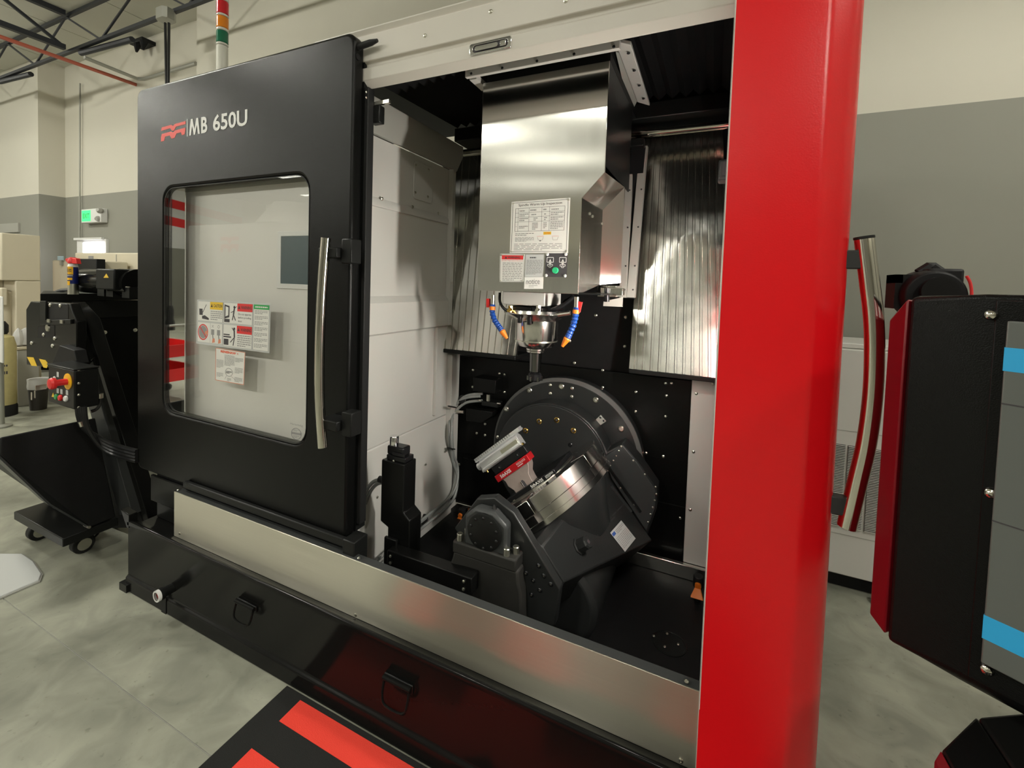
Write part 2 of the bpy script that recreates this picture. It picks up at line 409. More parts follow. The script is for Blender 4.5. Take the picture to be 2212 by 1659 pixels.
# ================================================================== THE ROOM
X0, X1, Y0, Y1, ZC = -17.0, 4.5, -10.0, 3.2, 4.44
fl = G().box((X0, Y0, -.12), (X1, Y1+.2, -.003)).build('floor', 'grey_edge', kind='structure')
JY = .825                                       # saw cut joint parallel to the machine
for a, b in ((Y0, JY-.0015), (JY+.0015, Y1)):
    for c, d in ((X0, -6.2), (-6.195, X1)):
        G().box((c, a, -.003), (d, b, 0)).build('slab', 'concrete', fl, bevel=.001)
G().box((X0, Y1, 0), (X1, Y1+.2, ZC)).build('wall_back', 'wall', kind='structure')
G().box((X0, 2.916, 0), (-8.75, Y1, ZC)).build('wall_back_left', 'wall', kind='structure')
px0 = P(425, 60, y=2.95).x
G().box((px0, 2.95, 0), (px0+5.0, Y1, ZC)).build('trim_1', 'wall', kind='structure')
G().box((X0, Y0-.2, 0), (X1, Y0, ZC)).build('wall_front', 'wall', kind='structure')
G().box((X0-.2, Y0, 0), (X0, Y1, ZC)).build('wall_left', 'wall', kind='structure')
G().box((X1, Y0, 0), (X1+.2, Y1, ZC)).build('wall_right', 'wall', kind='structure')
ce = G().box((X0, Y0, ZC+.02), (X1, Y1, ZC+.12)).build('ceiling', 'deck', kind='structure')
w = 1.2; x = X0
while x < X1:                                    # deck panels with recessed seams
    G().box((x+.006, Y0, ZC), (min(x+w, X1)-.006, Y1, ZC+.02)).build('deck_panel', 'deck', ce)
    x += w

# window in the back wall, high daylight slot
win = G()
a, b = P(172, 518, y=3.2), P(231, 552, y=3.2)
a2 = P(187, 522, y=3.2)
win.box((a.x, 3.17, b.z-.4), (b.x+.05, 3.2, a.z), 0)
wn = win.build('window_1', 'white_plastic', kind='structure')
G().box((a2.x, 3.16, b.z-.35), (b.x, 3.169, a2.z-.02)).build('pane', 'daylight', wn)
G().box((a.x-.02, 3.14, a.z-.01), (b.x, 3.17, a.z+.02)).build('sill', 'white_plastic', wn)

# roof steel ---------------------------------------------------------
jz = P(150, 112, z=4.0)
def joist(name, p0, p1, label, spans, depth=.38, w=.034):
    """open web joist: bottom chord p0-p1, web members, top chord under the deck"""
    t = thing(name, label, 'roof joist', (p0+p1)/2, 'roof joists')
    G().beam(p0, p1, w, w).build('bottom_chord', 'truss', t)
    up = Vector((0, 0, ZC-.03-p0.z))
    G().beam(p0+up, p1+up, w, w).build('top_chord', 'truss', t)
    for i in range(spans):
        a = p0.lerp(p1, i/spans); b = p0.lerp(p1, (i+.5)/spans) + up; c = p0.lerp(p1, (i+1)/spans)
        G().beam(a, b, w*.5).build('web_member', 'truss', t)
        G().beam(b, c, w*.5).build('web_member', 'truss', t)
    return t
joist('roof_joist', Vector((-15.5, jz.y, 4.0)), Vector((-1.5, jz.y, 4.0)), 'long dark open web roof joist running behind the machine towards the stack light', 9)
joist('roof_joist', Vector((jz.x, jz.y-.04, 4.03)), Vector((jz.x, -7.0, 4.03)), 'dark roof truss crossing under the deck at the top left corner', 7, w=.055)
joist('roof_joist', Vector((-15.5, -1.6, 4.0)), Vector((3, -1.6, 4.0)), 'dark open web roof joist over the aisle in front of the machine', 10)
joist('roof_joist', Vector((-15.5, -4.4, 4.0)), Vector((3, -4.4, 4.0)), 'dark open web roof joist far across the aisle', 10)
def simple_tube(name, pts, r, m, label, cat, sub=0, group=None, seg=8):
    c = Vector(pts[0])
    g = G(); g.tube(pts, r, seg, 0, sub)
    return g.build(name, m, None, loc=c, label=label, cat=cat, group=group)
pz = 3.9
p0 = P(0, 79, z=pz); p1 = P(314, 190, z=pz)
dq = (p1-p0)
simple_tube('sprinkler_pipe', [p0-dq*.8, p1+dq*.25], .022, 'sprinkler', 'thin red sprinkler pipe running under the roof joists to the machine', 'pipe')
q0 = P(182, 124, z=3.75); q1 = P(296, 170, z=3.75); q2 = P(312, 171, z=3.75); q3 = P(423, 137, z=3.75)
simple_tube('conduit_run', [q0, q1, q2, q3], .02, 'conduit', 'grey conduit bending below the roof along the back wall', 'conduit')
for (a, b, l) in (((175, 115), (286, 85), 'short dark pipe hanging under the roof beside the joist crossing'), ((0, 177), (67, 160), 'short dark pipe under the roof at the left edge of the photo')):
    simple_tube('roof_pipe', [P(*a, z=3.95), P(*b, z=3.95)], .03, 'truss', l, 'pipe')
simple_tube('wall_conduit', [P(173, 180, y=3.17), P(172, 516, y=3.17)], .010, 'conduit', 'vertical grey conduit on the back wall above the bright window', 'conduit')
# cable drop
b0 = P(352, 36, y=2.5); zz = b0.z
t = thing('cable_drop', 'grey roof box with two black cables dropping to the machine', 'cable drop', b0)
G().prism(rrect(b0.x-.05, b0.y-.05, b0.x+.11, b0.y+.07, .03, 1), 'z', zz-.04, zz+.06).build('junction_box', 'conduit', t)
for k, (u0, u1) in enumerate(((357, 361), (365, 363))):
    c0 = P(u0, 50, y=2.5); c1 = P(u1, 250, y=2.4)
    G().tube([c0, c1], .012, 8).build('cable', 'hose_blk', t)
s0 = P(303, 96, y=3.1)
t = thing('wall_bracket', 'small black two pronged bracket high on the back wall', 'bracket', s0)
G().box((s0.x-.14, 3.05, s0.z-.0), (s0.x+.14, 3.2, s0.z+.05)).build('plate', 'blk_matte', t, bevel=.01)
for dx in (-.05, .13):
    G().cyl((s0.x+dx*.8, 3.09, s0.z+.01), (s0.x+dx*.8+.02, 3.07, s0.z-.10), .045, .012, 8).build('prong', 'blk_matte', t)

# exit sign
e = P(193, 466, y=3.14)
t = thing('exit_sign', 'lit green exit sign on the grey band of the back wall', 'exit sign', e)
ex0, ex1 = P(181, 456, y=3.14), P(200, 478, y=3.14)
G().box((ex0.x-.02, 3.12, ex1.z-.02), (ex1.x+.26, 3.2, ex0.z+.02)).build('housing', 'white_plastic', t, bevel=.008)
sh = Sheet((ex0.x, 3.118, ex0.z), (ex1.x, 3.118, ex0.z), (ex1.x, 3.118, ex1.z), (ex0.x, 3.118, ex1.z), ['exit_lit', 'print_green'])
sh.base(0); sh.text('EXIT', .12, .28, .88, .72, 1, bold=.02); sh.build('face', t)
for k in (-1, 1):
    G().lathe([(.035, 0), (.04, .03), (.022, .06)], (ex1.x+.22+.02*k, 3.14, e.z+.05*k), (.4, -1, .2*k), 12).build('lamp_head', 'grey_edge', t)

# high bay lamps (out of the frame, the room's own light)
def high_bay(x, y, where):
    t = thing('high_bay_lamp', 'round white high bay lamp hung under the roof ' + where, 'lamp', (x, y, ZC), 'round high bay lamps')
    G().lathe([(.05, 0), (.09, -.02), (.11, -.12), (.30, -.17), (.30, -.20), (.27, -.20), (.26, -.185)], (x, y, ZC-.04), (0, 0, 1), 24).build('housing', 'white_plastic', t)
    G().lathe([(.255, .012), (.25, -.02), (.20, -.075), (.11, -.105), (.005, -.115)], (x, y, ZC-.240), (0, 0, 1), 24).build('lens', 'lamp', t)
def linear_bay(x, y, where):
    t = thing('linear_lamp', 'long white linear lamp hung under the roof ' + where, 'lamp', (x, y, ZC), 'linear lamps')
    G().prism([(y-.04, ZC-.02), (y+.04, ZC-.02), (y+.10, ZC-.20), (y-.10, ZC-.20)], 'x', x-.72, x+.72).build('housing', 'white_plastic', t)
    for s_ in (-.05, .05): G().box((x-.68, y+s_-.035, ZC-.212), (x+.68, y+s_+.035, ZC-.202)).build('lens', 'tube_lamp', t)
t = thing('linear_lamp', 'long lamp with a deep reflector hung close to the back wall above the console', 'lamp', (2.0, 2.2, ZC), 'linear lamps')
G().prism([(2.17, 4.16), (2.23, 4.16), (2.305, 4.04), (2.300, 4.035), (2.225, 4.155), (2.175, 4.155), (2.10, 4.035), (2.095, 4.04)], 'x', .5, 3.6).build('reflector', 'white_plastic', t)
G().box((.52, 2.185, 4.148), (3.58, 2.215, 4.1545)).build('lens', 'wall_lamp', t)
for x in (.8, 3.3): G().cyl((x, 2.2, 4.161), (x, 2.2, ZC+.02), .008, seg=8).build('hanger_rod', 'conduit', t)
for k, x in enumerate((-15.4, -11.9, -8.4, -4.9, -1.4, 2.1)): high_bay(x, -3.3, ('at the far end', 'before the banner', 'over the aisle by the white machine', 'over the tool cart', 'over the aisle before the spindle', 'over the aisle by the console')[k])
for k, x in enumerate((-12.6, -8.0, -4.6, 2.6)): high_bay(x, .35, ('near the far cabinets', 'near the waste bin', 'before the conveyor', 'over the operator console')[k])
for k, x in enumerate((-10.4, -6.9, -3.4, .1)): linear_bay(x, -6.1, ('in the second row, far end', 'in the second row, over the white machine', 'in the second row, by the drum', 'in the second row, near end')[k])
for k, x in enumerate((-12.0, -8.2, -4.4, -.6)): linear_bay(x, -8.2, ('in the last row, far end', 'in the last row, behind the white machine', 'in the last row, behind the drum', 'in the last row, near end')[k])

# ================================================================== BACKGROUND, LEFT
# pale machine cabinet at the left edge: we look at its end face
XC = -6.9
f0, f1 = P(3, 560, x=XC).y, P(88, 560, x=XC).y; zt = P(45, 506, x=XC).z; zn = P(25, 606, x=XC).z; yp = P(34, 700, x=XC).y
t = thing('machine_cabinet', 'tall beige machine cabinet with an undercut bay at the left edge', 'cabinet', (XC-.4, f0+.15, 0))
G().box((XC-1.2, f0, zn), (XC, f1, zt)).build('upper_housing', 'beige', t, bevel=.010)
G().box((XC-1.2, yp, .06), (XC, f1, zn-.003)).build('side_pillar', 'beige', t, bevel=.010)
G().box((XC-1.2, f0+.02, .06), (XC-.30, yp-.003, zn-.003)).build('bay_panel', 'beige', t)
cc = P(14, 690, x=XC-.1)
G().box((XC-.28, f0+.0, P(10, 660, x=XC).z), (XC-.02, P(18, 640, x=XC).y, P(10, 622, x=XC).z)).build('bay_cover', 'beige', t, bevel=.01)
G().cyl((XC-.15, yp-.04, zn-.12), (XC-.15, yp-.10, .35), .07, .10, 20).build('chute', 'beige', t)
G().box((XC-1.2, f0+.01, 0), (XC-.01, f1-.01, .058)).build('plinth', 'blk_matte', t)
wy = [P(-3, 500, x=XC-.01), P(38, 492, y=2.9)]
G().box((P(0, 494, y=2.9).x, 2.895, P(0, 503, y=2.9).z), (P(40, 494, y=2.9).x, 2.915, P(0, 491, y=2.9).z+.05)).build('trim_2', 'grey_edge', kind='structure')
# grey low bench + bin
yb = 2.06; l = XC+.02; r = XC+.16; zt = .648
t = thing('low_bench', 'low grey bench behind the dark waste bin', 'bench', ((l+r)/2, yb, 0))
G().box((l, yb, zt-.03), (r, 2.25, zt)).build('top', 'beige', t, bevel=.006)
G().box((l+.01, yb+.01, 0), (r-.01, 2.24, zt-.032)).build('cabinet_body', 'grey_edge', t, bevel=.006)
c = P(58, 745, y=2.4)
g = G()
for k in range(3): g.lathe([(.01, 0), (.05+.01*(k % 2), .02), (.055, .08), (.03, .16+.02*k), (.005, .20)], (l+.07, yb+.04+.055*k, zt+.0005), (0, 0, 1), 7)
g.build('plastic_bags', 'bag', None, loc=(l+.07, yb+.1, zt), label='heap of clear plastic bags lying on the low grey bench', cat='bags', kind='stuff')
bx = P(83, 884, z=0)
t = thing('waste_bin', 'dark brown waste bin with a clear liner folded over its rim', 'bin', bx)
hb = P(83, 835, y=bx.y).z; rb = CR(bx, 56, 104)
G().lathe([(rb*.8, 0), (rb, hb), (rb*.95, hb), (rb*.76, .02)], (bx.x, bx.y, 0), (0, 0, 1), 20).build('body', mat('dark brown plastic', (.022, .018, .014), .5), t)
G().lathe([(rb*1.03, -.02), (rb*1.08, .01), (rb*1.03, .05), (rb*1.06, .085), (rb*.9, .08), (rb*.9, 0)], (bx.x, bx.y, hb), (0, 0, 1), 20, caps=False).build('liner', 'bag', t)
# tank
tk = P(8, 897, z=0); tr = CR(tk, -24, 38)
z1 = P(8, 722, y=tk.y).z; z0 = P(8, 872, y=tk.y).z
t = thing('pressure_tank', 'yellow fibreglass pressure tank on a black foot at the left edge', 'tank', (tk.x, tk.y, 0))
G().lathe([(tr*.6, z0-.1), (tr, z0), (tr, z1-.12), (tr*.8, z1-.03), (tr*.3, z1)], (tk.x, tk.y, 0), (0, 0, 1), 28).build('vessel', 'frp', t)
G().lathe([(tr*1.05, 0), (tr*1.05, z0*.8), (tr*.9, z0+.02)], (tk.x, tk.y, 0), (0, 0, 1), 28).build('foot', 'blk_rubber', t)
G().lathe([(tr*.28, 0), (tr*.45, .03), (tr*.45, .1), (tr*.2, .14)], (tk.x, tk.y, z1-.01), (0, 0, 1), 16).build('valve', 'blk_rubber', t)
for z_, h_ in ((P(8, 790, y=tk.y).z, .02), (P(8, 806, y=tk.y).z, .03)):
    g = G()
    for k in range(14):
        if k % 5 == 4: continue
        a0 = math.radians(225 + k*10); a1 = a0 + math.radians(7)
        g.add([(tk.x+tr*1.006*math.cos(a), tk.y+tr*1.006*math.sin(a), z) for a, z in ((a0, z_), (a1, z_), (a1, z_+h_), (a0, z_+h_))], [(0, 1, 2, 3)])
    g.build('lettering_band', 'ink', t)
# white post
wp0, wp1 = P(-4, 640, y=1.7), P(5, 785, y=1.7)
t = thing('white_stand', 'white upright stand panel cut off by the left edge of the photo', 'stand', (wp0.x, 1.7, 0))
G().box((wp0.x-.12, 1.7, wp1.z), (wp1.x, 1.715, wp0.z)).build('panel', 'white_plastic', t, bevel=.01)
G().cyl((wp0.x-.1, 1.74, 0), (wp0.x-.1, 1.74, wp1.z), .02).build('pole', 'conduit', t)
G().lathe([(.07, 0), (.07, .015), (.03, .03)], (wp0.x-.1, 1.74, 0), (0, 0, 1)).build('foot', 'conduit', t)
# grey foot plate of a display stand on the floor, left
ft = [P(u, v, z=0) for u, v in ((-120, 1215), (0, 1200), (48, 1200), (72, 1216), (90, 1243), (84, 1258), (60, 1268), (0, 1294), (-120, 1350))]
t = thing('foot_plate', 'light grey rounded foot plate lying on the floor at the left edge', 'plate', ft[4])
G().slab(ft, (0, 0, .012)).build('plate', mat('light grey plastic', (.50, .51, .50), .25), t, bevel=.004)
c = sum(ft, Vector())/len(ft)
G().slab([p.lerp(c, -.035) - Vector((0, 0, -.0005)) for p in ft], (0, 0, .006)).build('rubber_edge', 'grey_edge', t)
# two electrical cabinets behind the conveyor
yc = 2.5
for (u0, u1, v0, lab, tone) in ((113, 224, 563, 'beige switch cabinet with a blue tag clipped on its top corner', 0), (162, 300, 546, 'wider beige switch cabinet under the bright window', 1)):
    yy = yc + .25*tone; l, r, zt = P(u0, 600, y=yy).x, P(u1, 600, y=yy).x, P((u0+u1)/2, v0, y=yy).z
    t = thing('switch_cabinet', lab, 'cabinet', ((l+r)/2, yy, 0))
    G().box((l, yy, .08), (r, yy+.22, zt)).build('body', 'beige', t, bevel=.012)
    G().box((l+.03, yy+.03, 0), (r-.03, yy+.2, .078)).build('plinth', 'blk_matte', t)
    if tone:
        xs = P(252, 600, y=yy).x
        G().box((xs-.012, yy-.004, .1), (xs, yy, zt-.02)).build('door_seam', 'grey_edge', t)
        n0 = P(191, 553, y=yy-.003); n1 = P(201, 560, y=yy-.003)
        G().box((n0.x, yy-.004, n1.z), (n1.x, yy, n0.z)).build('nameplate', 'ink_grey', t)
    else:
        a, b = P(124, 553, y=yy-.02), P(136, 562, y=yy-.02)
        G().box((a.x, yy-.02, b.z), (b.x, yy-.012, a.z)).build('tag', mat('pale blue tag', (.35, .50, .58), .4), t)
        G().box((a.x+.05, yy-.02, b.z-.06), (a.x+.09, yy-.001, b.z+.001)).build('tag_clip', 'conduit', t)
        a, b = P(168, 563, y=yy-.05), P(216, 600, y=yy-.05)
        G().box((a.x, yy-.08, b.z), (b.x, yy-.002, a.z+.02)).build('cable_box', 'blk_matte', t, bevel=.006)

# ================================================================== BACKGROUND, RIGHT
# white cooling unit by the back wall
ya = 2.68
l = P(1740, 1000, y=ya).x; r = l + .95; zb = P(1793, 1236, y=ya).z; zt = P(1828, 754, y=ya).z
t = thing('cooling_unit', 'white floor standing cooling unit with louvred grilles behind the red column', 'cooler', ((l+r)/2, ya+.2, 0))
G().box((l, ya, zb), (r, ya+.42, zt)).build('body', 'off_white', t, bevel=.006)
G().box((l, ya+.03, zt+.001), (r, ya+.42, zt+.028)).build('top_lid', 'off_white', t, bevel=.006)
G().box((l+.05, ya+.06, .0), (r-.05, ya+.4, zb-.002)).build('plinth', 'blk_matte', t)
for v in (948, 1172):
    z_ = P(1810, v-20, y=ya).z
    G().box((l, ya-.001, z_-.002), (r, ya+.002, z_+.002)).build('seam', 'grey_edge', t)
gx = [P(u, 1000, y=ya).x for u in (1797, 1836, 1840, 1897)]
w0 = gx[1]-gx[0]
zA, zB = P(1820, 960, y=ya).z, P(1830, 1140, y=ya).z
for k in range(6):
    x_ = gx[0] - w0*.3 + k*(w0*1.14)
    f_ = G().box((x_, ya-.003, zB), (x_+w0, ya-.0005, zA)).build('grille', 'ink', t)
    n = 50
    g = G()
    for i in range(n):
        z_ = zB + (i+.5)*(zA-zB)/n
        g.box((x_, ya-.010, z_-.0013), (x_+w0, ya-.0032, z_+.0013))
    g.build('louvres', 'off_white', f_)['kind'] = 'stuff'
cx_ = P(1900, 1275, y=ya-.03)
G().box((cx_.x-.02, ya-.05, 0), (cx_.x+.03, ya-.005, .05)).build('caster', 'blk_rubber', t, bevel=.01)
# cord reel behind the console
yr = 1.30
c0 = P(2022, 640, y=yr); rr = abs(P(1962, 640, y=yr).x - c0.x); zt = P(2030, 582, y=yr).z
t = thing('cord_reel', 'black cord reel with a carry bracket standing behind the operator console', 'reel', (c0.x, yr, 0))
rr = zt - c0.z
G().lathe([(rr*.9, 0), (rr, .015), (rr, .075), (rr*.9, .09)], (c0.x, yr, c0.z), (0, 1, 0), 40).build('drum', 'blk_matte', t, bevel=.003)
G().lathe([(rr*.55, 0), (rr*0.55, .012), (rr*.4, .02)], (c0.x, yr-.0205, c0.z+.01), (0, 1, 0), 30).build('hub_plate', 'blk_soft', t)
a = P(2085, 580, y=yr)
G().box((a.x-.06, yr+.01, c0.z-.05), (a.x+.005, yr+.08, a.z)).build('side_plate', 'blk_matte', t, bevel=.006)
a, b = P(2006, 573, y=yr), P(2058, 580, y=yr)
G().tube([(a.x, yr+.05, b.z-.01), (a.x+.02, yr+.05, a.z), (b.x-.02, yr+.05, a.z), (b.x, yr+.05, b.z-.01)], .012, 8).build('carry_handle', 'blk_matte', t)
a, b = P(1942, 592, y=yr), P(1962, 640, y=yr)
G().box((a.x, yr+.02, b.z-.03), (a.x+.014, yr+.08, a.z)).build('bracket', 'blk_soft', t)
G().box((a.x, yr+.02, a.z-.02), (b.x+.02, yr+.08, a.z)).build('bracket', 'blk_soft', t)
a = P(2088, 596, y=yr)
G().tube([a, P(2096, 612, y=yr), P(2099, 640, y=yr), P(2096, 700, y=yr)], .003, 8, sub=4).build('cord', 'print_red', t)
G().box((c0.x-.05, yr-.09, c0.z-.12), (c0.x+.03, yr-.001, c0.z-.05)).build('mount', 'blk_soft', t)

# ================================================================== MACHINING CENTRE
mc = thing('machining_center', 'large black machining centre with an open door, red column and stainless sill', 'machine', (-1.1, 1.6, 0))
YB = 1.107
XL, XR = -2.453, .30
# base trough: profile across the depth, swept along the front
bp_ = [(YB-.010, .0), (YB-.010, .062), (YB, .072), (YB, .300), (YB-.004, .312), (YB-.004, .330), (YB+.004, .334), (1.165, .300), (1.30, .300), (1.30, 0)]
base = G().prism(bp_, 'x', XL, XR, 0).build('base_trough', 'blk_gloss', mc, bevel=.004)
lipL = G().prism([(XL-.055, .372), (XL+.02, .362), (XL+.02, .30), (XL, .295)], 'y', YB-.004, YB+.03).build('corner_lip', 'blk_gloss', base, bevel=.003)
G().box((XL-.03, YB-.02, .0), (XL+.03, YB+.05, .035)).build('foot', 'blk_soft', base)
pc = P(372, 1270, y=YB)
G().lathe([(.020, 0), (.020, .035), (.026, .036), (.026, .05)], pc, (0, -1, 0), 20).build('drain_stub', 'blk_soft', base)
G().lathe([(.017, 0), (.024, 0), (.024, .012), (.017, .012)], pc + Vector((0, -.05, 0)), (0, -1, 0), 20, caps=False).build('drain_ring', 'white_plastic', base)
G().lathe([(.016, 0), (.016, .004)], pc + Vector((0, -.048, 0)), (0, -1, 0), 14).build('drain_plug', 'red_dark', base)
n0 = P(352, 1318, y=YB-.012)
G().box((n0.x-.012, YB-.0125, 0), (n0.x+.022, YB-.0102, .075)).build('foot_notch', 'blk_matte', base)
for (u, v) in ((535, 1318), (862, 1492)):
    c = P(u, v, y=YB)
    hw, hh = (P(u+18, v, y=YB).x - P(u-18, v, y=YB).x)/2, .028
    if u > 800: hw, hh = hw*1.5, .034
    h = G().box((c.x-hw*1.15, YB-.006, c.z+hh*.35), (c.x+hw*1.15, YB, c.z+hh*1.25)).build('pull_handle', 'blk_soft', base, bevel=.003)
    h.data.materials.append(M['blk_gloss'])
    g = G()
    g.tube([(c.x-hw, YB-.012, c.z+hh), (c.x-hw*.98, YB-.024, c.z-hh*.5), (c.x-hw*.6, YB-.028, c.z-hh*1.15), (c.x+hw*.6, YB-.028, c.z-hh*1.15), (c.x+hw*.98, YB-.024, c.z-hh*.5), (c.x+hw, YB-.012, c.z+hh)], .0045, 8, sub=4)
    g.cyl((c.x-hw*1.1, YB-.012, c.z+hh), (c.x+hw*1.1, YB-.012, c.z+hh), .008)
    g.build('pull_bail', 'blk_gloss', base)
# stainless sill panel
YS = 1.157
x0 = P(376, 1062, y=YS).x; x1 = .018; zs = .511; zb = .306
sill = G().prism([(YS, zb), (YS, zs), (YS+.004, zs), (YS+.004, zb)], 'x', x0, x1).build('sill_panel', 'steel', mc, bevel=.001)
G().box((x0, YS+.0042, zs-.006), (x1, YS+.0308, zs-.0015)).build('sill_flange', 'cast_lt', sill)
G().box((x0, YS+.031, zb), (x1, YS+.036, zs-.002)).build('sill_backing', 'cast_lt', sill)
pts = [P(u, v, y=YS) for u, v in ((388, 1152), (768, 1328), (1471, 1643))]
screws(sill, pts, (0, -1, 0), .006)
pts = [(P(u, v, y=YS+.015).x, YS+.015, zs+.001) for u, v in ((385, 1062), (775, 1211), (1482, 1484))]
screws(sill, pts, (0, 0, 1), .006)
# black carcass under the door, behind the sill on the left
G().box((XL+.02, 1.215, .30), (-1.20, 1.27, .545)).build('carcass_panel', 'blk_soft', mc, bevel=.006)
pa, pb = P(325, 1025, y=1.20), P(398, 1060, y=1.20)
G().box((pa.x, 1.200, pb.z-.11), (pb.x+.9, 1.214, pa.z)).build('door_apron', 'blk_powder', mc, bevel=.004)
rz = P(420, 1052, y=1.185).z
G().box((P(398, 1050, y=1.185).x, 1.178, rz-.02), (-1.165, 1.198, rz+.012)).build('door_rail', 'blk_soft', mc, bevel=.005)
G().box((P(410, 1050, y=1.192).x, 1.192, rz-.075), (-1.165, 1.199, rz-.035)).build('door_rail', 'blk_soft', mc, bevel=.004)
eb = P(772, 1168, y=1.2)
G().box((-1.175, 1.17, .46), (-1.12, 1.24, eb.z+.01)).build('rail_end_block', 'blk_soft', mc, bevel=.004)

# ---------------------------------------------------------------- sliding door
YD = 1.20
dx0, dx1 = P(296, 600, y=YD).x, P(755, 600, y=YD).x
dz0, dz1 = P(296, 1005, y=YD).z - .012, (P(330, 186, y=YD).z + P(755, 68, y=YD).z)/2
wx0, wx1, wz0, wz1 = -2.350, -1.402, .842, 1.893
door = G().frame(rrect(dx0, dz0, dx1, dz1, .035, 6), rrect(wx0, wz0, wx1, wz1, .075, 6), 'y', YD, YD+.052).build('sliding_door', 'blk_powder', mc, bevel=.012, seg=3)
G().frame(rrect(wx0+.001, wz0+.001, wx1-.001, wz1-.001, .074, 6), rrect(wx0+.0045, wz0+.0045, wx1-.0045, wz1-.0045, .0705, 6), 'y', YD+.003, YD+.012).build('window_gasket', 'blk_rubber', door)
G().prism(rrect(wx0+.004, wz0+.004, wx1-.004, wz1-.004, .072, 6), 'y', YD+.0015, YD+.0065).build('window_pane', 'pane', door)
mx1 = P(399, 650, y=YD+.014).x
G().prism([(wx0+.006, wz0+.075), (wx0+.020, wz0+.032), (wx0+.050, wz0+.010), (mx1, wz0+.006), (mx1, wz1-.006), (wx0+.050, wz1-.010), (wx0+.020, wz1-.032), (wx0+.006, wz1-.075)], 'y', YD+.0135, YD+.018).build('mirror_strip', 'mirror_film', door)
# side seal strips and edge fittings
G().box((dx1+.004, YD+.052, dz0+.05), (dx1+.022, 1.285, P(800, 190, x=dx1+.02).z)).build('edge_seal', 'blk_rubber', door, bevel=.003)
G().box((dx1-.02, YD+.052, dz0+.02), (dx1+.002, 1.30, dz1-.03)).build('return_flange', 'blk_soft', door)
pb_ = P(775, 100, x=dx1)
G().tube([pb_ + Vector((-.01, 0, -.003)), pb_ + Vector((.055, 0, .002)), pb_ + Vector((.085, 0, .004))], [.011, .011, .006], 12).build('stop_peg', 'blk_rubber', door)
G().lathe([(.011, 0), (.011, .002)], P(773, 123, x=dx1+.0005), (1, 0, 0), 12).build('peg_hole', 'blk_matte', door)
screws(door, [P(791, 199, x=dx1+.022), P(791, 211, x=dx1+.022)], (1, 0, 0), .004)
la, lb = P(805, 226, y=1.29), P(842, 219, y=1.29)
G().beam(la, lb, .012).build('latch_bar', 'zinc', door)
ka = P(812, 250, y=1.29)
G().box((ka.x-.02, 1.28, ka.z-.03), (ka.x+.025, 1.31, ka.z+.035)).build('latch_bracket', 'blk_soft', door, bevel=.004)
# big curved handle
yh = 1.125
cl = [P(u, v, y=yh) for u, v in ((704, 514), (697, 600), (692, 700), (690, 780), (690, 850), (693, 910), (697, 966))]
G().tube(cl, .0165, 18, sub=5).build('handle', 'steel_pol', door)
for (u, v) in ((728, 547), (728, 915)):
    c = P(u, v, y=1.16)
    G().box((c.x-.055, 1.128, c.z-.018), (c.x+.03, 1.20, c.z+.018)).build('handle_bracket', 'blk_soft', door, bevel=.004)
    G().box((c.x+.03, 1.150, c.z-.036), (c.x+.075, 1.20, c.z+.05)).build('handle_mount', 'blk_soft', door, bevel=.004)
# lettering on the door
tl, tr, br, bl = [P(u, v, y=YD-.0002) for u, v in ((348, 274), (401, 260), (401, 291), (348, 306))]
s = Sheet(tl, tr, br, bl, ['logo_red'])
for pl in EMBLEM: s.poly(pl, 0)
s.build('emblem', door)
tl, tr, br, bl = [P(u, v, y=YD-.0002) for u, v in ((404, 259), (536, 235), (536, 270), (404, 294))]
s = Sheet(tl, tr, br, bl, ['white_print'])
s.rect(.0, -.02, .012, 1.05, 0)
s.poly([(.041, 0), (.073, 0), (.093, .60), (.122, 0), (.146, 0), (.175, .60), (.195, 0), (.227, 0), (.199, 1), (.166, 1), (.134, .33), (.102, 1), (.069, 1)], 0, 4)
s.text('B', .250, .0, .355, 1.0, 0, bold=.03); s.text('650U', .45, -.01, .99, 1.01, 0, bold=.022)
s.build('model_lettering', door)
# warning sheet on the pane
yp = YD+.0010
tl, tr, br, bl = [P(u, v, y=yp) for u, v in ((426, 647), (585, 656), (582, 763), (424, 742))]
s = Sheet(tl, tr, br, bl, ['label_grey', 'print_yellow', 'print_red', 'print_green', 'ink', 'ink_grey', 'skin_print', 'label_white'])
s.base(0)
xs = [.015, .195, .378, .39, .575, .775, .79, .985]
def cell(x0, y0, x1, y1): s.rect(x0, y0, x1, y1, 7, 2); s.outline(x0, y0, x1, y1, .004, 5, 3)
cell(xs[0], .53, xs[2], .97); cell(xs[0], .05, xs[2], .50); cell(xs[3], .53, xs[5], .97); cell(xs[3], .03, xs[5], .50); cell(xs[6], .03, xs[7], .97)
s.rect(xs[1], .80, xs[2], .965, 1, 3); s.text('CAUTION', xs[1]+.05, .85, xs[2]-.01, .92, 4, bold=.02); s.poly([(xs[1]+.01, .85), (xs[1]+.04, .85), (xs[1]+.025, .93)], 4, 4)
s.lines(xs[1]+.01, .56, xs[2]-.01, .78, 5, 5)
s.poly([(.04, .66), (.09, .66), (.085, .80), (.035, .80)], 4, 3); s.line(.09, .72, .14, .90, .008, 4)
s.poly([(.08, .58), (.18, .56), (.18, .60), (.12, .66), (.08, .64)], 4, 3)
s.rect(xs[4], .80, xs[5], .965, 2, 3); s.text('WARNING', xs[4]+.05, .85, xs[5]-.01, .92, 4, bold=.02); s.poly([(xs[4]+.01, .85), (xs[4]+.04, .85), (xs[4]+.025, .93)], 4, 4)
s.text('Do not operate', xs[4]+.015, .71, xs[5]-.015, .765, 4); s.text('before proofing', xs[4]+.015, .64, xs[5]-.015, .69, 4); s.text('door.', xs[4]+.015, .575, xs[4]+.07, .615, 4)
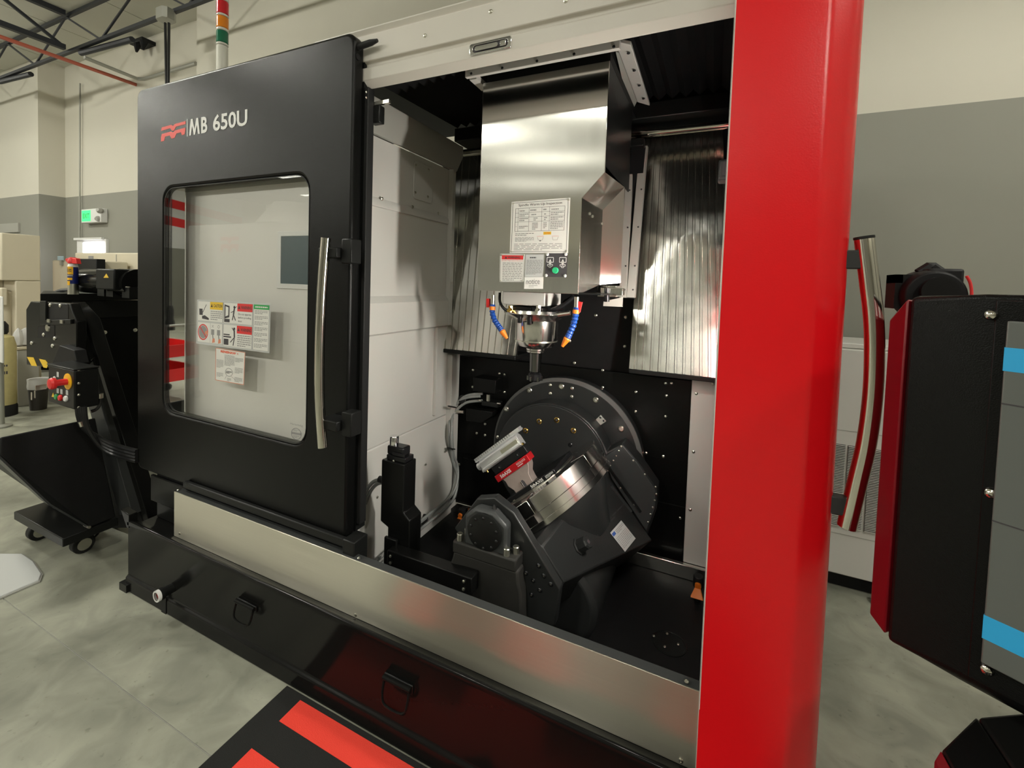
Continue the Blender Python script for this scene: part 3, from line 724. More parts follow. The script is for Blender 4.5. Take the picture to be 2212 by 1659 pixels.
s.poly([(.40, .93), (.47, .90), (.47, .66), (.40, .62)], 4, 3); s.poly([(.415, .89), (.455, .87), (.455, .70), (.415, .67)], 7, 4); s.rect(.40, .55, .475, .62, 4, 3)
s.disc(.535, .88, .013, .03, 4); s.line(.535, .85, .525, .72, .018, 4); s.line(.53, .80, .49, .76, .012, 4); s.line(.53, .84, .565, .90, .010, 4); s.line(.525, .72, .51, .60, .012, 4); s.line(.525, .72, .555, .60, .012, 4)
s.rect(xs[4], .33, xs[5], .495, 2, 3); s.text('WARNING', xs[4]+.05, .38, xs[5]-.01, .45, 4, bold=.02); s.poly([(xs[4]+.01, .38), (xs[4]+.04, .38), (xs[4]+.025, .46)], 4, 4)
s.lines(xs[4]+.01, .05, xs[5]-.01, .31, 6, 5)
s.rect(.40, .06, .465, .19, 4, 3); s.rect(.395, .22, .50, .25, 4, 3); s.rect(.395, .27, .48, .295, 4, 3)
s.disc(.54, .42, .013, .03, 4); s.line(.54, .39, .545, .24, .018, 4); s.line(.545, .24, .49, .12, .012, 4); s.line(.545, .24, .53, .06, .012, 4); s.line(.54, .36, .51, .44, .010, 4)
s.disc(.10, .28, .06, .145, 5, 3); s.ring(.10, .28, .075, .18, .14, 2, 4); s.line(.05, .40, .15, .16, .012, 2, 5); s.poly([(.13, .22), (.175, .25), (.165, .32), (.13, .30)], 6, 5)
s.line(xs[1]+.01, .06, xs[1]+.01, .49, .003, 5)
for x_, c_ in ((.24, 0), (.325, 1)):
    s.rect(x_-.022, .24, x_+.022, .36, 5, 3); s.line(x_, .24, x_+.01, .14, .016, 5); s.poly([(x_-.005, .06), (x_+.035, .08), (x_+.03, .17), (x_, .15)], 6, 4)
    if c_: s.ring(x_, .43, .015, .035, .3, 5, 4)
    else: s.line(x_-.012, .40, x_+.012, .46, .005, 5); s.line(x_-.012, .46, x_+.012, .40, .005, 5)
s.rect(xs[6], .87, xs[7], .965, 3, 3); s.lines(xs[6]+.02, .89, xs[7]-.02, .945, 1, 7, .5, 4, 1)
for k in range(7): s.lines(xs[6]+.015, .77-k*.115, xs[7]-.015, .855-k*.115, 3, 5)
s.build('warning_sheet', door)
tl, tr, br, bl = [P(u, v, y=yp) for u, v in ((466, 751), (530, 761), (527, 832), (465, 821))]
s = Sheet(tl, tr, br, bl, ['label_white', 'print_orange', 'ink_grey', 'skin_print', 'ink'])
s.base(0); s.outline(.01, .01, .99, .99, .018, 3, 2)
s.text('RENISHAW', .18, .88, .70, .955, 1, bold=.045); s.text('R', .74, .895, .79, .935, 1)
for a in ((.32, .50, .66, .84), (.04, .40, .28, .66), (.68, .66, .94, .80), (.68, .32, .94, .50), (.05, .12, .28, .26), (.68, .05, .94, .20)):
    s.lines(*a, max(3, int((a[3]-a[1])/.035)), 2)
s.ring(.48, .31, .13, .13, .12, 2); s.lines(.38, .27, .58, .35, 2, 4, .6); s.line(.40, .2, .34, .08, .01, 2); s.line(.56, .2, .70, .12, .01, 2); s.lines(.42, .03, .56, .14, 3, 2)
s.build('probe_notice', door)
tl, tr, br, bl = [P(u, v, y=yp) for u, v in ((627, 912), (655, 918), (653, 953), (627, 949))]
s = Sheet(tl, tr, br, bl, ['ink_grey', 'label_grey'])
s.text('Hartschalig', .02, .84, .98, 1.0, 0); s.ring(.5, .38, .42, .36, .12, 0); s.rect(.1, .34, .9, .46, 0, 3); s.lines(.25, .52, .75, .66, 2, 0); s.lines(.25, .14, .75, .28, 2, 0)
s.build('pane_stamp', door)
# fixed white guard behind the pane
gx0 = P(399, 650, y=1.262).x
G().box((gx0, 1.262, .56), (-1.275, 1.275, 2.16)).build('fixed_guard', 'guard_white', mc, bevel=.004)
G().box((XL+.02, 1.40, .3), (gx0-.002, 1.42, 2.16)).build('side_bulkhead', 'blk_matte', mc)
ia, ib = P(599, 500, y=1.258), P(690, 627, y=1.258)
iw = G().frame([(ia.x, ib.z), (ib.x, ib.z), (ib.x, ia.z), (ia.x, ia.z)], [(ia.x+.022, ib.z+.02), (ib.x-.022, ib.z+.02), (ib.x-.022, ia.z-.02), (ia.x+.022, ia.z-.02)], 'y', 1.2575, 1.2618).build('inspection_window', 'white_plastic', mc, bevel=.001)
G().box((ia.x+.022, 1.2596, ib.z+.02), (ib.x-.022, 1.2616, ia.z-.02)).build('dark_pane', 'teal', iw)
gz = P(530, 400, y=1.26).z
G().box((gx0, 1.258, gz-.008), (-1.275, 1.2619, gz+.008)).build('guard_fold', 'grey_edge', mc)

# ---------------------------------------------------------------- header above the opening
YH = 1.25
hz = [P(792, v, y=YH).z for v in (59, 75, 133, 146, 182, 198)]
hz = [2.412, 2.386, 2.288, 2.268, 2.220, 2.200]
prof = [(YH+.03, hz[0]+.004), (YH+.012, hz[0]+.004), (YH+.004, hz[0]-.004), (YH+.016, hz[1]+.004), (YH, hz[1]-.008), (YH, hz[2]), (YH+.014, hz[2]-.006), (YH+.014, hz[3]+.004), (YH, hz[3]-.004), (YH, hz[4]), (YH+.028, hz[5]), (YH+.034, hz[5]+.004), (YH+.05, hz[4]+.02), (YH+.06, hz[0]+.004)]
head = G().prism(prof, 'x', -1.45, .10).build('header_panel', 'header', mc, bevel=.0025)
G().box((-1.44, YH+.062, hz[4]+.03), (.09, YH+.070, hz[0])).build('added_header_liner', 'blk_soft', head)  # unseen black sheet, added to darken what the head cover mirrors
screws(head, [P(u, v, y=YH) for u, v in ((918, 77), (1060, 25), (1222, 2))], (0, -1, 0), .007)
tl, tr, br, bl = [P(u, v, y=YH-.001) for u, v in ((1016, 98), (1106, 78), (1105, 103), (1016, 122))]
cx_ = (tl.x+br.x)/2; w_, h_ = tr.x-tl.x, tl.z-bl.z; zc = (tl.z+br.z+tr.z+bl.z)/4
lt = G().frame(rrect(cx_-w_/2, zc-h_/2, cx_+w_/2, zc+h_/2, .006, 3), rrect(cx_-w_*.42, zc-h_*.33, cx_+w_*.42, zc+h_*.33, .010, 3), 'y', YH-.006, YH).build('recessed_latch', 'chrome', head, bevel=.0015)
G().box((cx_-w_*.42, YH-.0015, zc-h_*.33), (cx_+w_*.42, YH-.0005, zc+h_*.33)).build('latch_recess', 'ink', head)
G().prism(rrect(cx_-w_*.36, zc-h_*.24, cx_+w_*.20, zc+h_*.16, .007, 3), 'y', YH-.009, YH-.002).build('latch_lever', 'chrome', head, bevel=.002)
G().box((cx_+w_*.24, YH-.008, zc-h_*.24), (cx_+w_*.38, YH-.002, zc+h_*.24)).build('latch_button', 'chrome', head, bevel=.002)
# roof over the work area, rear and right walls (they close the work area)
G().box((-2.40, YH+.075, 2.40), (.28, 2.35, 2.43)).build('roof_panel', 'blk_soft', mc)
G().box((.13, 1.22, .20), (.16, 2.32, 2.39)).build('right_bulkhead', 'blk_soft', mc)
G().box((-1.36, 2.32, .20), (.16, 2.35, 2.39)).build('rear_bulkhead', 'blk_matte', mc)

# ---------------------------------------------------------------- red column
bend, xx, yy = [], .186, YB                      # a soft crease, a slanted flat, then the round corner
for a0, a1, r_, n_ in ((0, 27, .035, 5), (27, 90, .060, 8)):
    for k in range(n_+1):
        a_ = math.radians(a0 + (a1-a0)*k/n_); a_0 = math.radians(a0)
        bend.append((xx + r_*(math.sin(a_)-math.sin(a_0)), yy + r_*(math.cos(a_0)-math.cos(a_))))
    xx, yy = bend[-1]
    if a0 == 0: xx += .030*math.cos(math.radians(27)); yy += .030*math.sin(math.radians(27))
cl = [(.0155, YB)] + bend + [(bend[-1][0], 1.62), (.10, 1.62), (.10, 1.23), (.0155, 1.23)]
colm = G().prism(cl, 'z', .0, 2.62).build('corner_column', 'red', mc)
G().box((.0150, YB-.0005, .512), (.0165, YB+.012, 2.62)).build('edge_trim', 'header', colm)
G().box((.0145, YB+.014, .0), (.0154, 1.23, 2.40)).build('added_inner_liner', 'off_white', colm)  # unseen pale sheets, added so the stainless mirrors less red
G().box((.0985, 1.2301, .2), (.0998, 1.62, 2.39)).build('added_inner_liner', 'off_white', colm)
hh = [P(u, v, y=1.16) for u, v in ((1867, 517), (1878, 608), (1887, 688), (1889, 765), (1885, 858), (1872, 956), (1853, 1038), (1829, 1138))]
G().tube(hh, .0178, 20, sub=5).build('handle', 'steel_pol', colm)
G().cyl(hh[0] + (hh[0]-hh[1]).normalized()*.001, hh[0] + (hh[0]-hh[1]).normalized()*.006, .0185, seg=20).build('handle_cap', 'blk_rubber', colm)
for (u, v, u2, v2) in ((1838, 561, 1868, 560), (1812, 1090, 1838, 1092)):
    a, b = P(u, v, y=1.16), P(u2, v2, y=1.16)
    G().box((.225, 1.15, a.z-.020), (b.x, 1.175, a.z+.020)).build('handle_bracket', 'cast_lt', colm, bevel=.003)

# ---------------------------------------------------------------- left inner wall (profile in x-z, swept in depth)
xw = -1.30
def zw(u, v): return P(u, v, x=xw).z
z_top, z_seam, z_m0, z_m1, z_m2 = zw(803, 290), zw(801, 438), zw(798, 640), zw(798, 655), zw(795, 723)
z_g, z_s, z_b = zw(791, 974), zw(788, 1091), zw(812, 1218)
yr1 = 2.02
lw = G()
pr_ = [(xw, z_top), (xw, z_m0), (xw+.022, z_m1), (xw+.022, z_m2), (xw+.006, z_m2-.006), (xw+.006, z_g+.004), (xw+.002, z_g), (xw+.006, z_g-.004), (xw+.012, z_s+.10), (xw+.055, z_s-.02), (xw+.055, z_b), (xw-.04, z_b), (xw-.04, z_top)]
left = lw.prism(pr_, 'x' if False else 'y', 1.24, yr1).build('left_inner_wall', 'off_white', mc, bevel=.003)
G().prism([(xw-.002, z_top+.002), (xw+.014, z_top+.002), (xw+.05, z_top+.075), (xw+.05, z_top+.13), (xw-.002, z_top+.13)], 'y', 1.24, yr1+.03).build('cornice_strip', 'grey_edge', left, bevel=.003)
zsm = z_seam
G().prism([(xw-.001, zsm-.012), (xw+.010, zsm-.010), (xw+.010, zsm+.010), (xw-.001, zsm+.030)], 'y', 1.24, yr1-.03).build('wall_seam', 'off_white', left, bevel=.002)
screws(left, [P(825, 429, x=xw+.010), P(891, 447, x=xw+.010), P(947, 461, x=xw+.010)], (1, 0, 0), .008)
ya0, ya1 = P(893, 345, x=xw).y, P(934, 358, x=xw).y; za0, za1 = P(893, 345, x=xw).z, P(890, 428, x=xw).z
cov = G().prism(rrect(ya0, za1, ya1, za0, .02, 4), 'x', xw+.0005, xw+.006).build('access_cover', 'off_white', left, bevel=.002)
screws(cov, [P(u, v, x=xw+.006) for u, v in ((899, 357), (926, 367), (897, 416), (924, 425))], (1, 0, 0), .007)
G().box((xw, yr1-.03, z_m2), (xw+.028, yr1, z_top)).build('rear_strip', 'off_white', left, bevel=.003)
screws(left, [(xw+.028, yr1-.015, z) for z in (P(961, 370, x=xw).z, P(958, 490, x=xw).z, P(955, 610, x=xw).z, P(951, 727, x=xw).z)], (1, 0, 0), .006)
G().box((xw+.006, P(937, 800, x=xw).y-.012, z_g+.03), (xw+.024, P(937, 800, x=xw).y, z_m2-.004)).build('edge_strip', 'off_white', left, bevel=.002)
G().box((xw-.02, yr1+.001, z_b), (xw+.035, 2.10, P(980, 760, y=2.1).z)).build('rear_flange', 'off_white', left, bevel=.003)
screws(left, [P(u, v, x=xw+.04) for u, v in ((815, 1074), (920, 1003), (962, 975))], (1, 0, 0), .006)

# ---------------------------------------------------------------- floor of the work area and rear plate
zf = .20
deckp = G().box((-1.36, YS+.037, zf-.02), (.13, 2.32, zf)).build('chip_floor', 'blk_matte', mc)
dc = P(1446, 1390, z=zf)
G().lathe([(.060, 0), (.060, .002), (.055, .003), (.054, .0015)], dc, (0, 0, 1), 36).build('cover_disc', 'blk_soft', deckp)
screws(deckp, [P(u, v, z=zf+.003) for u, v in ((1412, 1374), (1441, 1369), (1465, 1392), (1436, 1397))], (0, 0, 1), .006)
YR = 2.15
zr = P(1120, 780, y=YR).z
rear = G().box((-1.30, YR, zf), (.02, YR+.03, zr)).build('rear_plate', 'blk_powder', mc, bevel=.004)
for uv in (((992, 792), (1092, 1000)), ((1370, 850), (1484, 1002))):
    a, b = P(*uv[0], y=YR), P(*uv[1], y=YR)
    G().frame(rrect(a.x, b.z, b.x, a.z, .03, 4), rrect(a.x+.006, b.z+.006, b.x-.006, a.z-.006, .026, 4), 'y', YR-.003, YR).build('pressed_rim', 'blk_powder', rear)
G().box((-1.25, YR-.004, P(1010, 990, y=YR).z-.004), (.0, YR, P(1010, 990, y=YR).z)).build('plate_seam', 'blk_soft', rear)
screws(rear, [P(u, v, y=YR) for u, v in ((1022, 799), (1079, 807), (1090, 809), (1374, 847), (1373, 889), (1438, 828), (1451, 828), (1440, 855), (1438, 900), (1396, 979), (1433, 986), (1241, 784), (1302, 837),
        (1078, 845), (1090, 847), (1021, 836), (1030, 936), (1048, 940), (1048, 916), (992, 1003), (1469, 1119), (1302, 800))], (0, -1, 0), .0075)
G().box((-1.30, YR+.03, zf), (.12, YR+.06, 1.7)).build('column_shroud', 'blk_matte', mc)
screws(mc, [P(u, v, y=YR+.03) for u, v in ((1287, 681), (1352, 685), (1230, 736), (1350, 748), (1117, 772))], (0, -1, 0), .009)
# pale post at the rear right corner and the low stainless rim
pl_, pr2 = P(1491, 900, y=YR-.02).x, .13
post = G().box((pl_, YR-.03, P(1480, 1215, y=YR-.03).z), (pr2, YR, P(1520, 822, y=YR-.03).z)).build('rear_post', 'off_white', mc, bevel=.003)
screws(post, [P(u, v, y=YR-.03) for u, v in ((1504, 850), (1498, 976), (1491, 1101), (1540, 829))], (0, -1, 0), .007)
G().box((-1.28, YR-.055, zf), (.13, YR-.032, P(1420, 1205, y=YR-.055).z)).build('rear_rim', 'steel_v', mc, bevel=.003)
# orange wash nozzles on the chip floor
for (u, v, yy, sc) in ((998, 1112, 2.08, 1), (1508, 1262, 1.98, 1.05)):
    c = P(u, v, y=yy)
    nz = G().cyl((c.x, yy, c.z-.01), (c.x, yy, c.z+.035*sc), .019*sc, seg=18)
    nz = nz.build('wash_nozzle', 'blk_rubber', mc, bevel=.003)
    a = .022*sc
    G().loft([(c.x-a*.4, yy-.022*sc, c.z-.004*sc), (c.x+a*.4, yy-.022*sc, c.z-.004*sc), (c.x+a*.4, yy-.014*sc, c.z+.004*sc), (c.x-a*.4, yy-.014*sc, c.z+.004*sc)],
             [(c.x-a*1.15, yy-.045*sc, c.z-.034*sc), (c.x+a*1.0, yy-.045*sc, c.z-.034*sc), (c.x+a*1.0, yy-.038*sc, c.z-.030*sc), (c.x-a*1.15, yy-.038*sc, c.z-.030*sc)]).build('fan_tip', 'orange_pl', nz, bevel=.002)
    G().cyl((c.x, yy-.005, c.z+.01*sc), (c.x, yy-.025*sc, c.z+.004*sc), .012*sc, seg=14).build('nozzle_neck', 'orange_pl', nz)
    G().cyl((c.x, yy, zf), (c.x, yy, c.z-.01), .012*sc, seg=12).build('riser', 'blk_rubber', nz)

# ---------------------------------------------------------------- telescopic stainless guards on the rear (folded sheet, leaning back)
def guard(name, tl, tr, br, bl, n, depth):
    """pleated stainless curtain between two slanted edges"""
    A, B = [], []
    prf = []
    for i in range(n):
        for f, d in ((0.0, 0), (.62, 0), (.68, depth), (.94, depth)): prf.append(((i+f)/n, d))
    prf.append((1.0, 0))
    vs = []
    for t, d in prf: vs.append(Vector(bl).lerp(Vector(br), t) + Vector((0, d, 0))); vs.append(Vector(tl).lerp(Vector(tr), t) + Vector((0, d, 0)))
    k = len(prf); off = Vector((0, .02, 0)); vs += [v + off for v in vs[:2*k]]
    fs = [(2*i, 2*i+2, 2*i+3, 2*i+1) for i in range(k-1)] + [(2*k+2*i+1, 2*k+2*i+3, 2*k+2*i+2, 2*k+2*i) for i in range(k-1)]
    fs += [(1, 2*k+1, 2*k, 0), (2*k-2, 4*k-2, 4*k-1, 2*k-1)]
    fs += [(2*i, 2*k+2*i, 2*k+2*i+2, 2*i+2) for i in range(k-1)] + [(2*i+3, 2*k+2*i+3, 2*k+2*i+1, 2*i+1) for i in range(k-1)]
    g = G(); g.add(vs, fs)
    return g.build(name, 'steel_v', mc, smooth=False)
ybt, ytp = 1.98, 2.22
gl = guard('left_way_guard', P(958, 330, y=ytp), P(1180, 300, y=ytp), P(1114, 769, y=ybt), P(940, 751, y=ybt), 13, .006)
gr = guard('right_way_guard', P(1394, 300, y=ytp), P(1562, 280, y=ytp), P(1575, 824, y=ybt), P(1359, 796, y=ybt), 12, .006)
bz = P(1114, 769, y=ybt).z
for g_, xa, xb in ((gl, P(940, 751, y=ybt).x, P(1114, 769, y=ybt).x), (gr, P(1359, 796, y=ybt).x, .11)):
    G().box((xa, ybt-.004, bz-.022), (xb, YR, bz-.002)).build('lower_bar', 'blk_soft', g_, bevel=.003)
# grey way rails beside the head
for (a, b, w_) in (((1362, 318), (1345, 643), .016), ((1390, 315), (1362, 643), .018)):
    t0, t1 = P(*a, y=2.09), P(*b, y=1.93)
    rl = G().loft([t1+Vector((-w_, 0, 0)), t1+Vector((w_, 0, 0)), t1+Vector((w_, .03, 0)), t1+Vector((-w_, .03, 0))],
             [t0+Vector((-w_, 0, 0)), t0+Vector((w_, 0, 0)), t0+Vector((w_, .03, 0)), t0+Vector((-w_, .03, 0))]).build('way_rail', 'grey_edge', mc, bevel=.002)
    screws(rl, [t0.lerp(t1, f) + Vector((w_*.4, -.0005, 0)) for f in (.05, .3, .55, .8, .95)], (0, -1, 0), .004, 'bolt_dark')
t0, t1 = P(1376, 312, y=2.03), P(1352, 645, y=2.0)
G().beam(t0 + Vector((0, .06, 0)), t1 + Vector((0, .06, 0)), .06, .05).build('way_slot', 'blk_matte', mc)
G().box((t0.x-.03, 2.02, t0.z-.01), (t0.x+.03, 2.07, t0.z+.025)).build('rail_stop', 'blk_soft', mc, bevel=.003)
# tube across the rear, beam and bellows roof
yt = 2.10
ta, tb = P(965, 336, y=yt), P(1585, 266, y=yt)
zt_ = (ta.z+tb.z)/2
tube = G().cyl((xw+.02, yt, zt_), (.13, yt, zt_), .019, seg=16).build('cross_tube', 'steel_pol', mc)
G().box((xw-.03, yt-.02, zt_+.06), (.13, 2.30, 2.34)).build('rear_beam', 'blk_soft', mc, bevel=.006)
n = 26; xa, xb = xw-.02, .13; yb0, yb1 = YH+.062, yt
A = []
for i in range(n):
    for f, d in ((0, 0), (.5, .03)): A.append((xa + (xb-xa)*(i+f)/n, d))
A.append((xb, 0))
vs = [(x_, yb0, 2.315+d) for x_, d in A] + [(x_, yb1, 2.345+d) for x_, d in A]
k = len(A)
vs += [(x_, y_, z_+.012) for x_, y_, z_ in vs]
fs = [(i, i+1, k+i+1, k+i) for i in range(k-1)] + [(2*k+i, 3*k+i, 3*k+i+1, 2*k+i+1) for i in range(k-1)] + [(i, 2*k+i, 2*k+i+1, i+1) for i in range(k-1)]
G().add(vs, fs).build('roof_bellows', 'blk_matte', mc, smooth=False)
# lamp housing on the right wall, and the machine's own work light under the header
a = P(1566, 372, y=1.75)
lmp = G().box((a.x-.022, 1.70, a.z-.036), (a.x+.09, 1.78, a.z+.034)).build('spot_housing', 'cast_lt', mc, bevel=.008)
G().box((a.x-.008, 1.6985, a.z-.022), (a.x+.06, 1.6998, a.z+.022)).build('spot_window', 'ink', lmp)
wl = G().box((.086, 1.300, 1.20), (.0980, 1.360, 1.56)).build('work_light', 'blk_soft', mc, bevel=.003)
G().box((.0835, 1.305, 1.22), (.0858, 1.355, 1.54)).build('light_lens', 'strip', wl)
# conduits along the left wall and rear
xg = xw+.045
wp = [P(1037, 856, y=2.09), P(1005, 860, y=2.09), P(985, 874, y=2.08), P(974, 892, y=2.06), P(971, 930, x=xg), P(974, 985, x=xg), P(983, 1012, x=xg+.01), P(982, 1048, x=xg+.03), P(968, 1078, x=xg+.03), P(930, 1110, x=xg+.03), P(870, 1160, x=xg+.03), P(812, 1214, x=xg+.03)]
cb = None
for k, o_ in enumerate(((0, 0, 0), (.016, -.006, -.020), (.012, .004, .016))):
    g = G().tube([p + Vector(o_) for p in wp], .0075, 8, sub=5)
    cb = g.build('hose', 'hose_grey', mc)
for (u, v) in ((998, 862), (976, 880), (974, 970), (978, 1070), (915, 1122)):
    c = P(u, v, x=xg+.02)
    G().lathe([(.022, 0), (.025, .003), (.022, .006)], c, (0, .4, 1) if u < 990 and v < 1000 else (0, 1, -.5), 12).build('cable_tie', 'blk_rubber', mc)
# tool probe boxes on the rear plate
a, b = P(1022, 815, y=2.06), P(1070, 852, y=2.06)
bxm = G().box((a.x, 2.06, b.z), (b.x, YR, a.z)).build('probe_box', 'blk_powder', mc, bevel=.004)
a = P(1055, 862, y=2.08)
G().lathe([(.011, 0), (.011, .035)], a + Vector((0, 0, -.01)), (0, 0, 1), 14).build('probe_stylus', 'zinc', bxm)
a, b = P(1040, 866, y=2.07), P(1075, 882, y=2.07)
G().box((a.x, 2.07, b.z), (b.x, 2.13, a.z)).build('probe_clamp', 'blk_soft', bxm, bevel=.004)
for u, v in ((1040, 865), (1074, 871)):
    c = P(u, v, y=2.07); G().cyl(c, c + Vector((.02 if u > 1050 else -.015, 0, 0)), .004, seg=8).build('clamp_pin', 'zinc', bxm)
q = [P(u, v, y=2.06) for u, v in ((1006, 882), (1063, 890), (1063, 900), (1040, 915), (1007, 909))]
G().slab(q, (0, .09, 0)).build('probe_shelf', 'blk_powder', bxm, bevel=.004)
a, b = P(974, 888, y=2.07), P(1002, 890, y=2.07)
G().cyl(a, b, .008, seg=12).build('hose_fitting', 'zinc', bxm)

# ================================================================== SIGNAL TOWER
yt_ = 1.7
c = P(480, 140, y=yt_); r_ = CR(c, 466.5, 493.5)
t = thing('signal_tower', 'signal tower with red, amber and green lenses on top of the machine', 'signal light', (c.x, yt_, 2.43))
zz = [P(480, v, y=yt_).z for v in (0, 5, 33, 38, 63, 69, 95, 100)]
def seg_(a, b, m, name, rr): G().lathe([(rr, 0), (rr, b-a)], (c.x, yt_, a), (0, 0, 1), 24).build(name, m, t, bevel=.004)
seg_(2.43, zz[7]-.002, 'len_clear', 'base', r_*.97)
seg_(zz[7], zz[6], 'len_clear', 'collar', r_*1.0); seg_(zz[6]+.001, zz[5]-.001, 'len_green', 'green_lens', r_)
seg_(zz[5], zz[4], 'len_clear', 'collar', r_*1.0); seg_(zz[4]+.001, zz[3]-.001, 'len_amber', 'amber_lens', r_)
seg_(zz[3], zz[2], 'len_clear', 'collar', r_*1.0); seg_(zz[2]+.001, zz[1]-.001, 'len_red', 'red_lens', r_)
seg_(zz[1], zz[0]+.03, 'len_clear', 'cap', r_*1.0)

# ================================================================== SPINDLE HEAD
yf = 1.50; ysp = 1.72
sp = P(1158, 740, y=ysp)
hd = thing('spindle_head', 'stainless spindle head with instruction plates hanging in the work area', 'spindle head', (sp.x, ysp, sp.z))
F = lambda u, v: P(u, v, y=yf)
TL, TR, A_, D_, BR, BL = F(1043, 178), F(1316, 120), F(1309, 372), F(1257, 428), F(1250, 635), F(1030, 628)
xl_ = (TL.x+BL.x)/2; xd = (D_.x+BR.x)/2; xa_ = (TR.x+A_.x)/2; zbot = (BR.z+BL.z)/2; ztop = 2.262
def yat(u, xx):  # depth at which plane x=xx shows in column u
    return P(u, 600, x=xx).y
yb_ = yat(1341, xa_); yc_ = yat(1296, xd)
# front sheet
front = [(xl_, zbot), (xd, zbot), (xd, D_.z), (xa_, A_.z), (xa_, ztop), (xl_, ztop)]
cover = G().prism(front, 'y', yf, yf+.004).build('front_cover', 'steel_h', hd, bevel=.002)
G().box((xl_, yf+.0042, zbot), (xl_+.004, 1.95, ztop)).build('side_cover', 'steel', hd)
G().box((xa_-.004, yf+.0042, P(1341, 405, y=yb_).z), (xa_, 1.95, ztop)).build('upper_side_cover', 'blk_soft', hd)
# folded lower right side: chamfer facet, front strip and flared rear strip
zB = P(1341, 405, y=yb_).z; zC = P(1296, 454, y=yc_).z
zE = P(1334, 611, y=yb_).z
V = [Vector((xa_, yf, A_.z)), Vector((xd, yf, D_.z)), Vector((xd, yc_, zC)), Vector((xa_, yb_, zB)), Vector((xd, yf, zbot)), Vector((xd, yc_, zE-.01)), Vector((xa_, yb_, zE))]
inn = [p + Vector((-.004, .004, -.002)) for p in V]
g = G(); g.add(V + inn, [(0, 1, 2, 3), (1, 4, 5, 2), (2, 5, 6, 3), (10, 9, 8, 7), (9, 12, 11, 8), (10, 13, 12, 9), (0, 3, 10, 7), (4, 11, 12, 5), (5, 12, 13, 6), (3, 6, 13, 10)])
fold = g.build('folded_side', 'steel_h', hd, smooth=False)
G().box((xd-.01, yc_+.01, zE-.06), (xa_-.01, yb_+.10, zE-.012)).build('side_skirt', 'steel_v', hd, bevel=.002)
screws(fold, [V[1].lerp(V[2], .35) + Vector((.001, 0, -.04)), V[1].lerp(V[2], .48) + Vector((.001, 0, -.045)), Vector((xd+.001, yc_, zC-.055))], (1, -.1, 0), .006)
G().box((xl_+.004, yf+.005, zbot), (xa_, 1.94, zbot+.006)).build('bottom_plate', 'blk_soft', hd)
# frame around the top of the head
zt = 2.175
fa, fb = P(1007, 158, y=1.44), P(1340, 98, y=1.44)
zt_rail = fa.z
zt = (fa.z+fb.z)/2
fr = G().box((fa.x, 1.432, zt-.016), (fb.x, 1.448, zt+.012)).build('top_rail', 'off_white', hd, bevel=.002)
screws(fr, [P(u, v, y=1.432) for u, v in ((1018, 159), (1085, 147), (1160, 132), (1240, 117), (1326, 101))], (0, -1, 0), .005, 'bolt_dark')
sa, sb = P(1348, 98, z=zt), P(1392, 228, z=zt)
g = G().loft([sa+Vector((-.03, 0, .03)), sa+Vector((.022, 0, .01)), sa+Vector((.022, 0, -.004)), sa+Vector((-.03, 0, .018))],
             [sb+Vector((-.03, 0, .03)), sb+Vector((.022, 0, .01)), sb+Vector((.022, 0, -.004)), sb+Vector((-.03, 0, .018))])
rl = g.build('top_rail', 'off_white', hd, bevel=.002)
screws(rl, [sa.lerp(sb, f) + Vector((.006, 0, -.001)) for f in (.1, .35, .6, .85)], (0, 0, -1), .006, 'bolt_dark')
q = [P(u, v, z=zt+.03) for u, v in ((1330, 112), (1350, 120), (1378, 215), (1362, 248))]
G().slab(q, (0, 0, .006)).build('side_lug', 'grey_edge', hd)
sa, sb = P(1022, 166, z=zt), P(1048, 190, z=zt)
G().beam(sa, sb, .03, .02).build('top_rail', 'off_white', hd)
G().box((fa.x+.05, 1.510, ztop+.001), (xa_, 2.06, ztop+.03)).build('neck_plate', 'blk_matte', hd)
# instruction plates
yq = yf-.0004
def plate(uvs, mats):
    return Sheet(*[P(u, v, y=yq) for u, v in uvs], mats)
s = plate(((1105, 436), (1232, 427), (1227, 547), (1101, 547)), ['label_white', 'ink', 'ink_grey', 'print_yellow', 'print_red'])
s.base(0); s.outline(.03, .03, .97, .97, .006, 1)
s.text('Spindle Warm Up Inspection', .13, .885, .87, .945, 1)
s.outline(.08, .42, .92, .86, .005, 1)
for x_ in (.13, .32, .54, .67): s.line(x_, .42, x_, .86, .004, 1)
for y_ in (.775, .69, .60): s.line(.08, y_, .92, y_, .004, 1)
for a in ((.15, .79, .31, .83), (.34, .79, .52, .84), (.56, .79, .65, .84), (.70, .79, .90, .83), (.15, .70, .31, .76), (.36, .71, .50, .75), (.58, .71, .63, .75), (.69, .70, .90, .765),
          (.15, .61, .31, .68), (.40, .61, .47, .68), (.58, .61, .63, .68), (.69, .61, .90, .68), (.15, .47, .31, .53), (.38, .44, .48, .58), (.57, .46, .63, .58), (.69, .44, .90, .59), (.095, .5, .115, .53)):
    s.lines(*a, max(1, int((a[3]-a[1])/.025)), 2, .5)
s.rect(.58, .345, .71, .40, 3, 3); s.text('CAUTION', .595, .357, .695, .388, 4)
s.lines(.09, .33, .42, .39, 2, 2, .4); s.lines(.09, .22, .42, .31, 4, 2, .4)
for x_ in (.53, .78):
    s.line(x_-.06, .315, x_+.06, .315, .004, 4); s.line(x_-.05, .30, x_-.035, .245, .005, 2); s.line(x_+.05, .30, x_+.035, .245, .005, 2); s.line(x_-.035, .245, x_+.035, .245, .005, 2)
s.poly([(.51, .24), (.55, .24), (.53, .22)], 1, 3)
s.lines(.07, .05, .90, .19, 5, 2, .35)
p_ = s.build('warm_up_plate', hd)
screws(p_, [s.pt(x_, y_, 2) for x_, y_ in ((.03, .965), (.97, .965), (.03, .035), (.97, .035))], (0, -1, 0), .004)
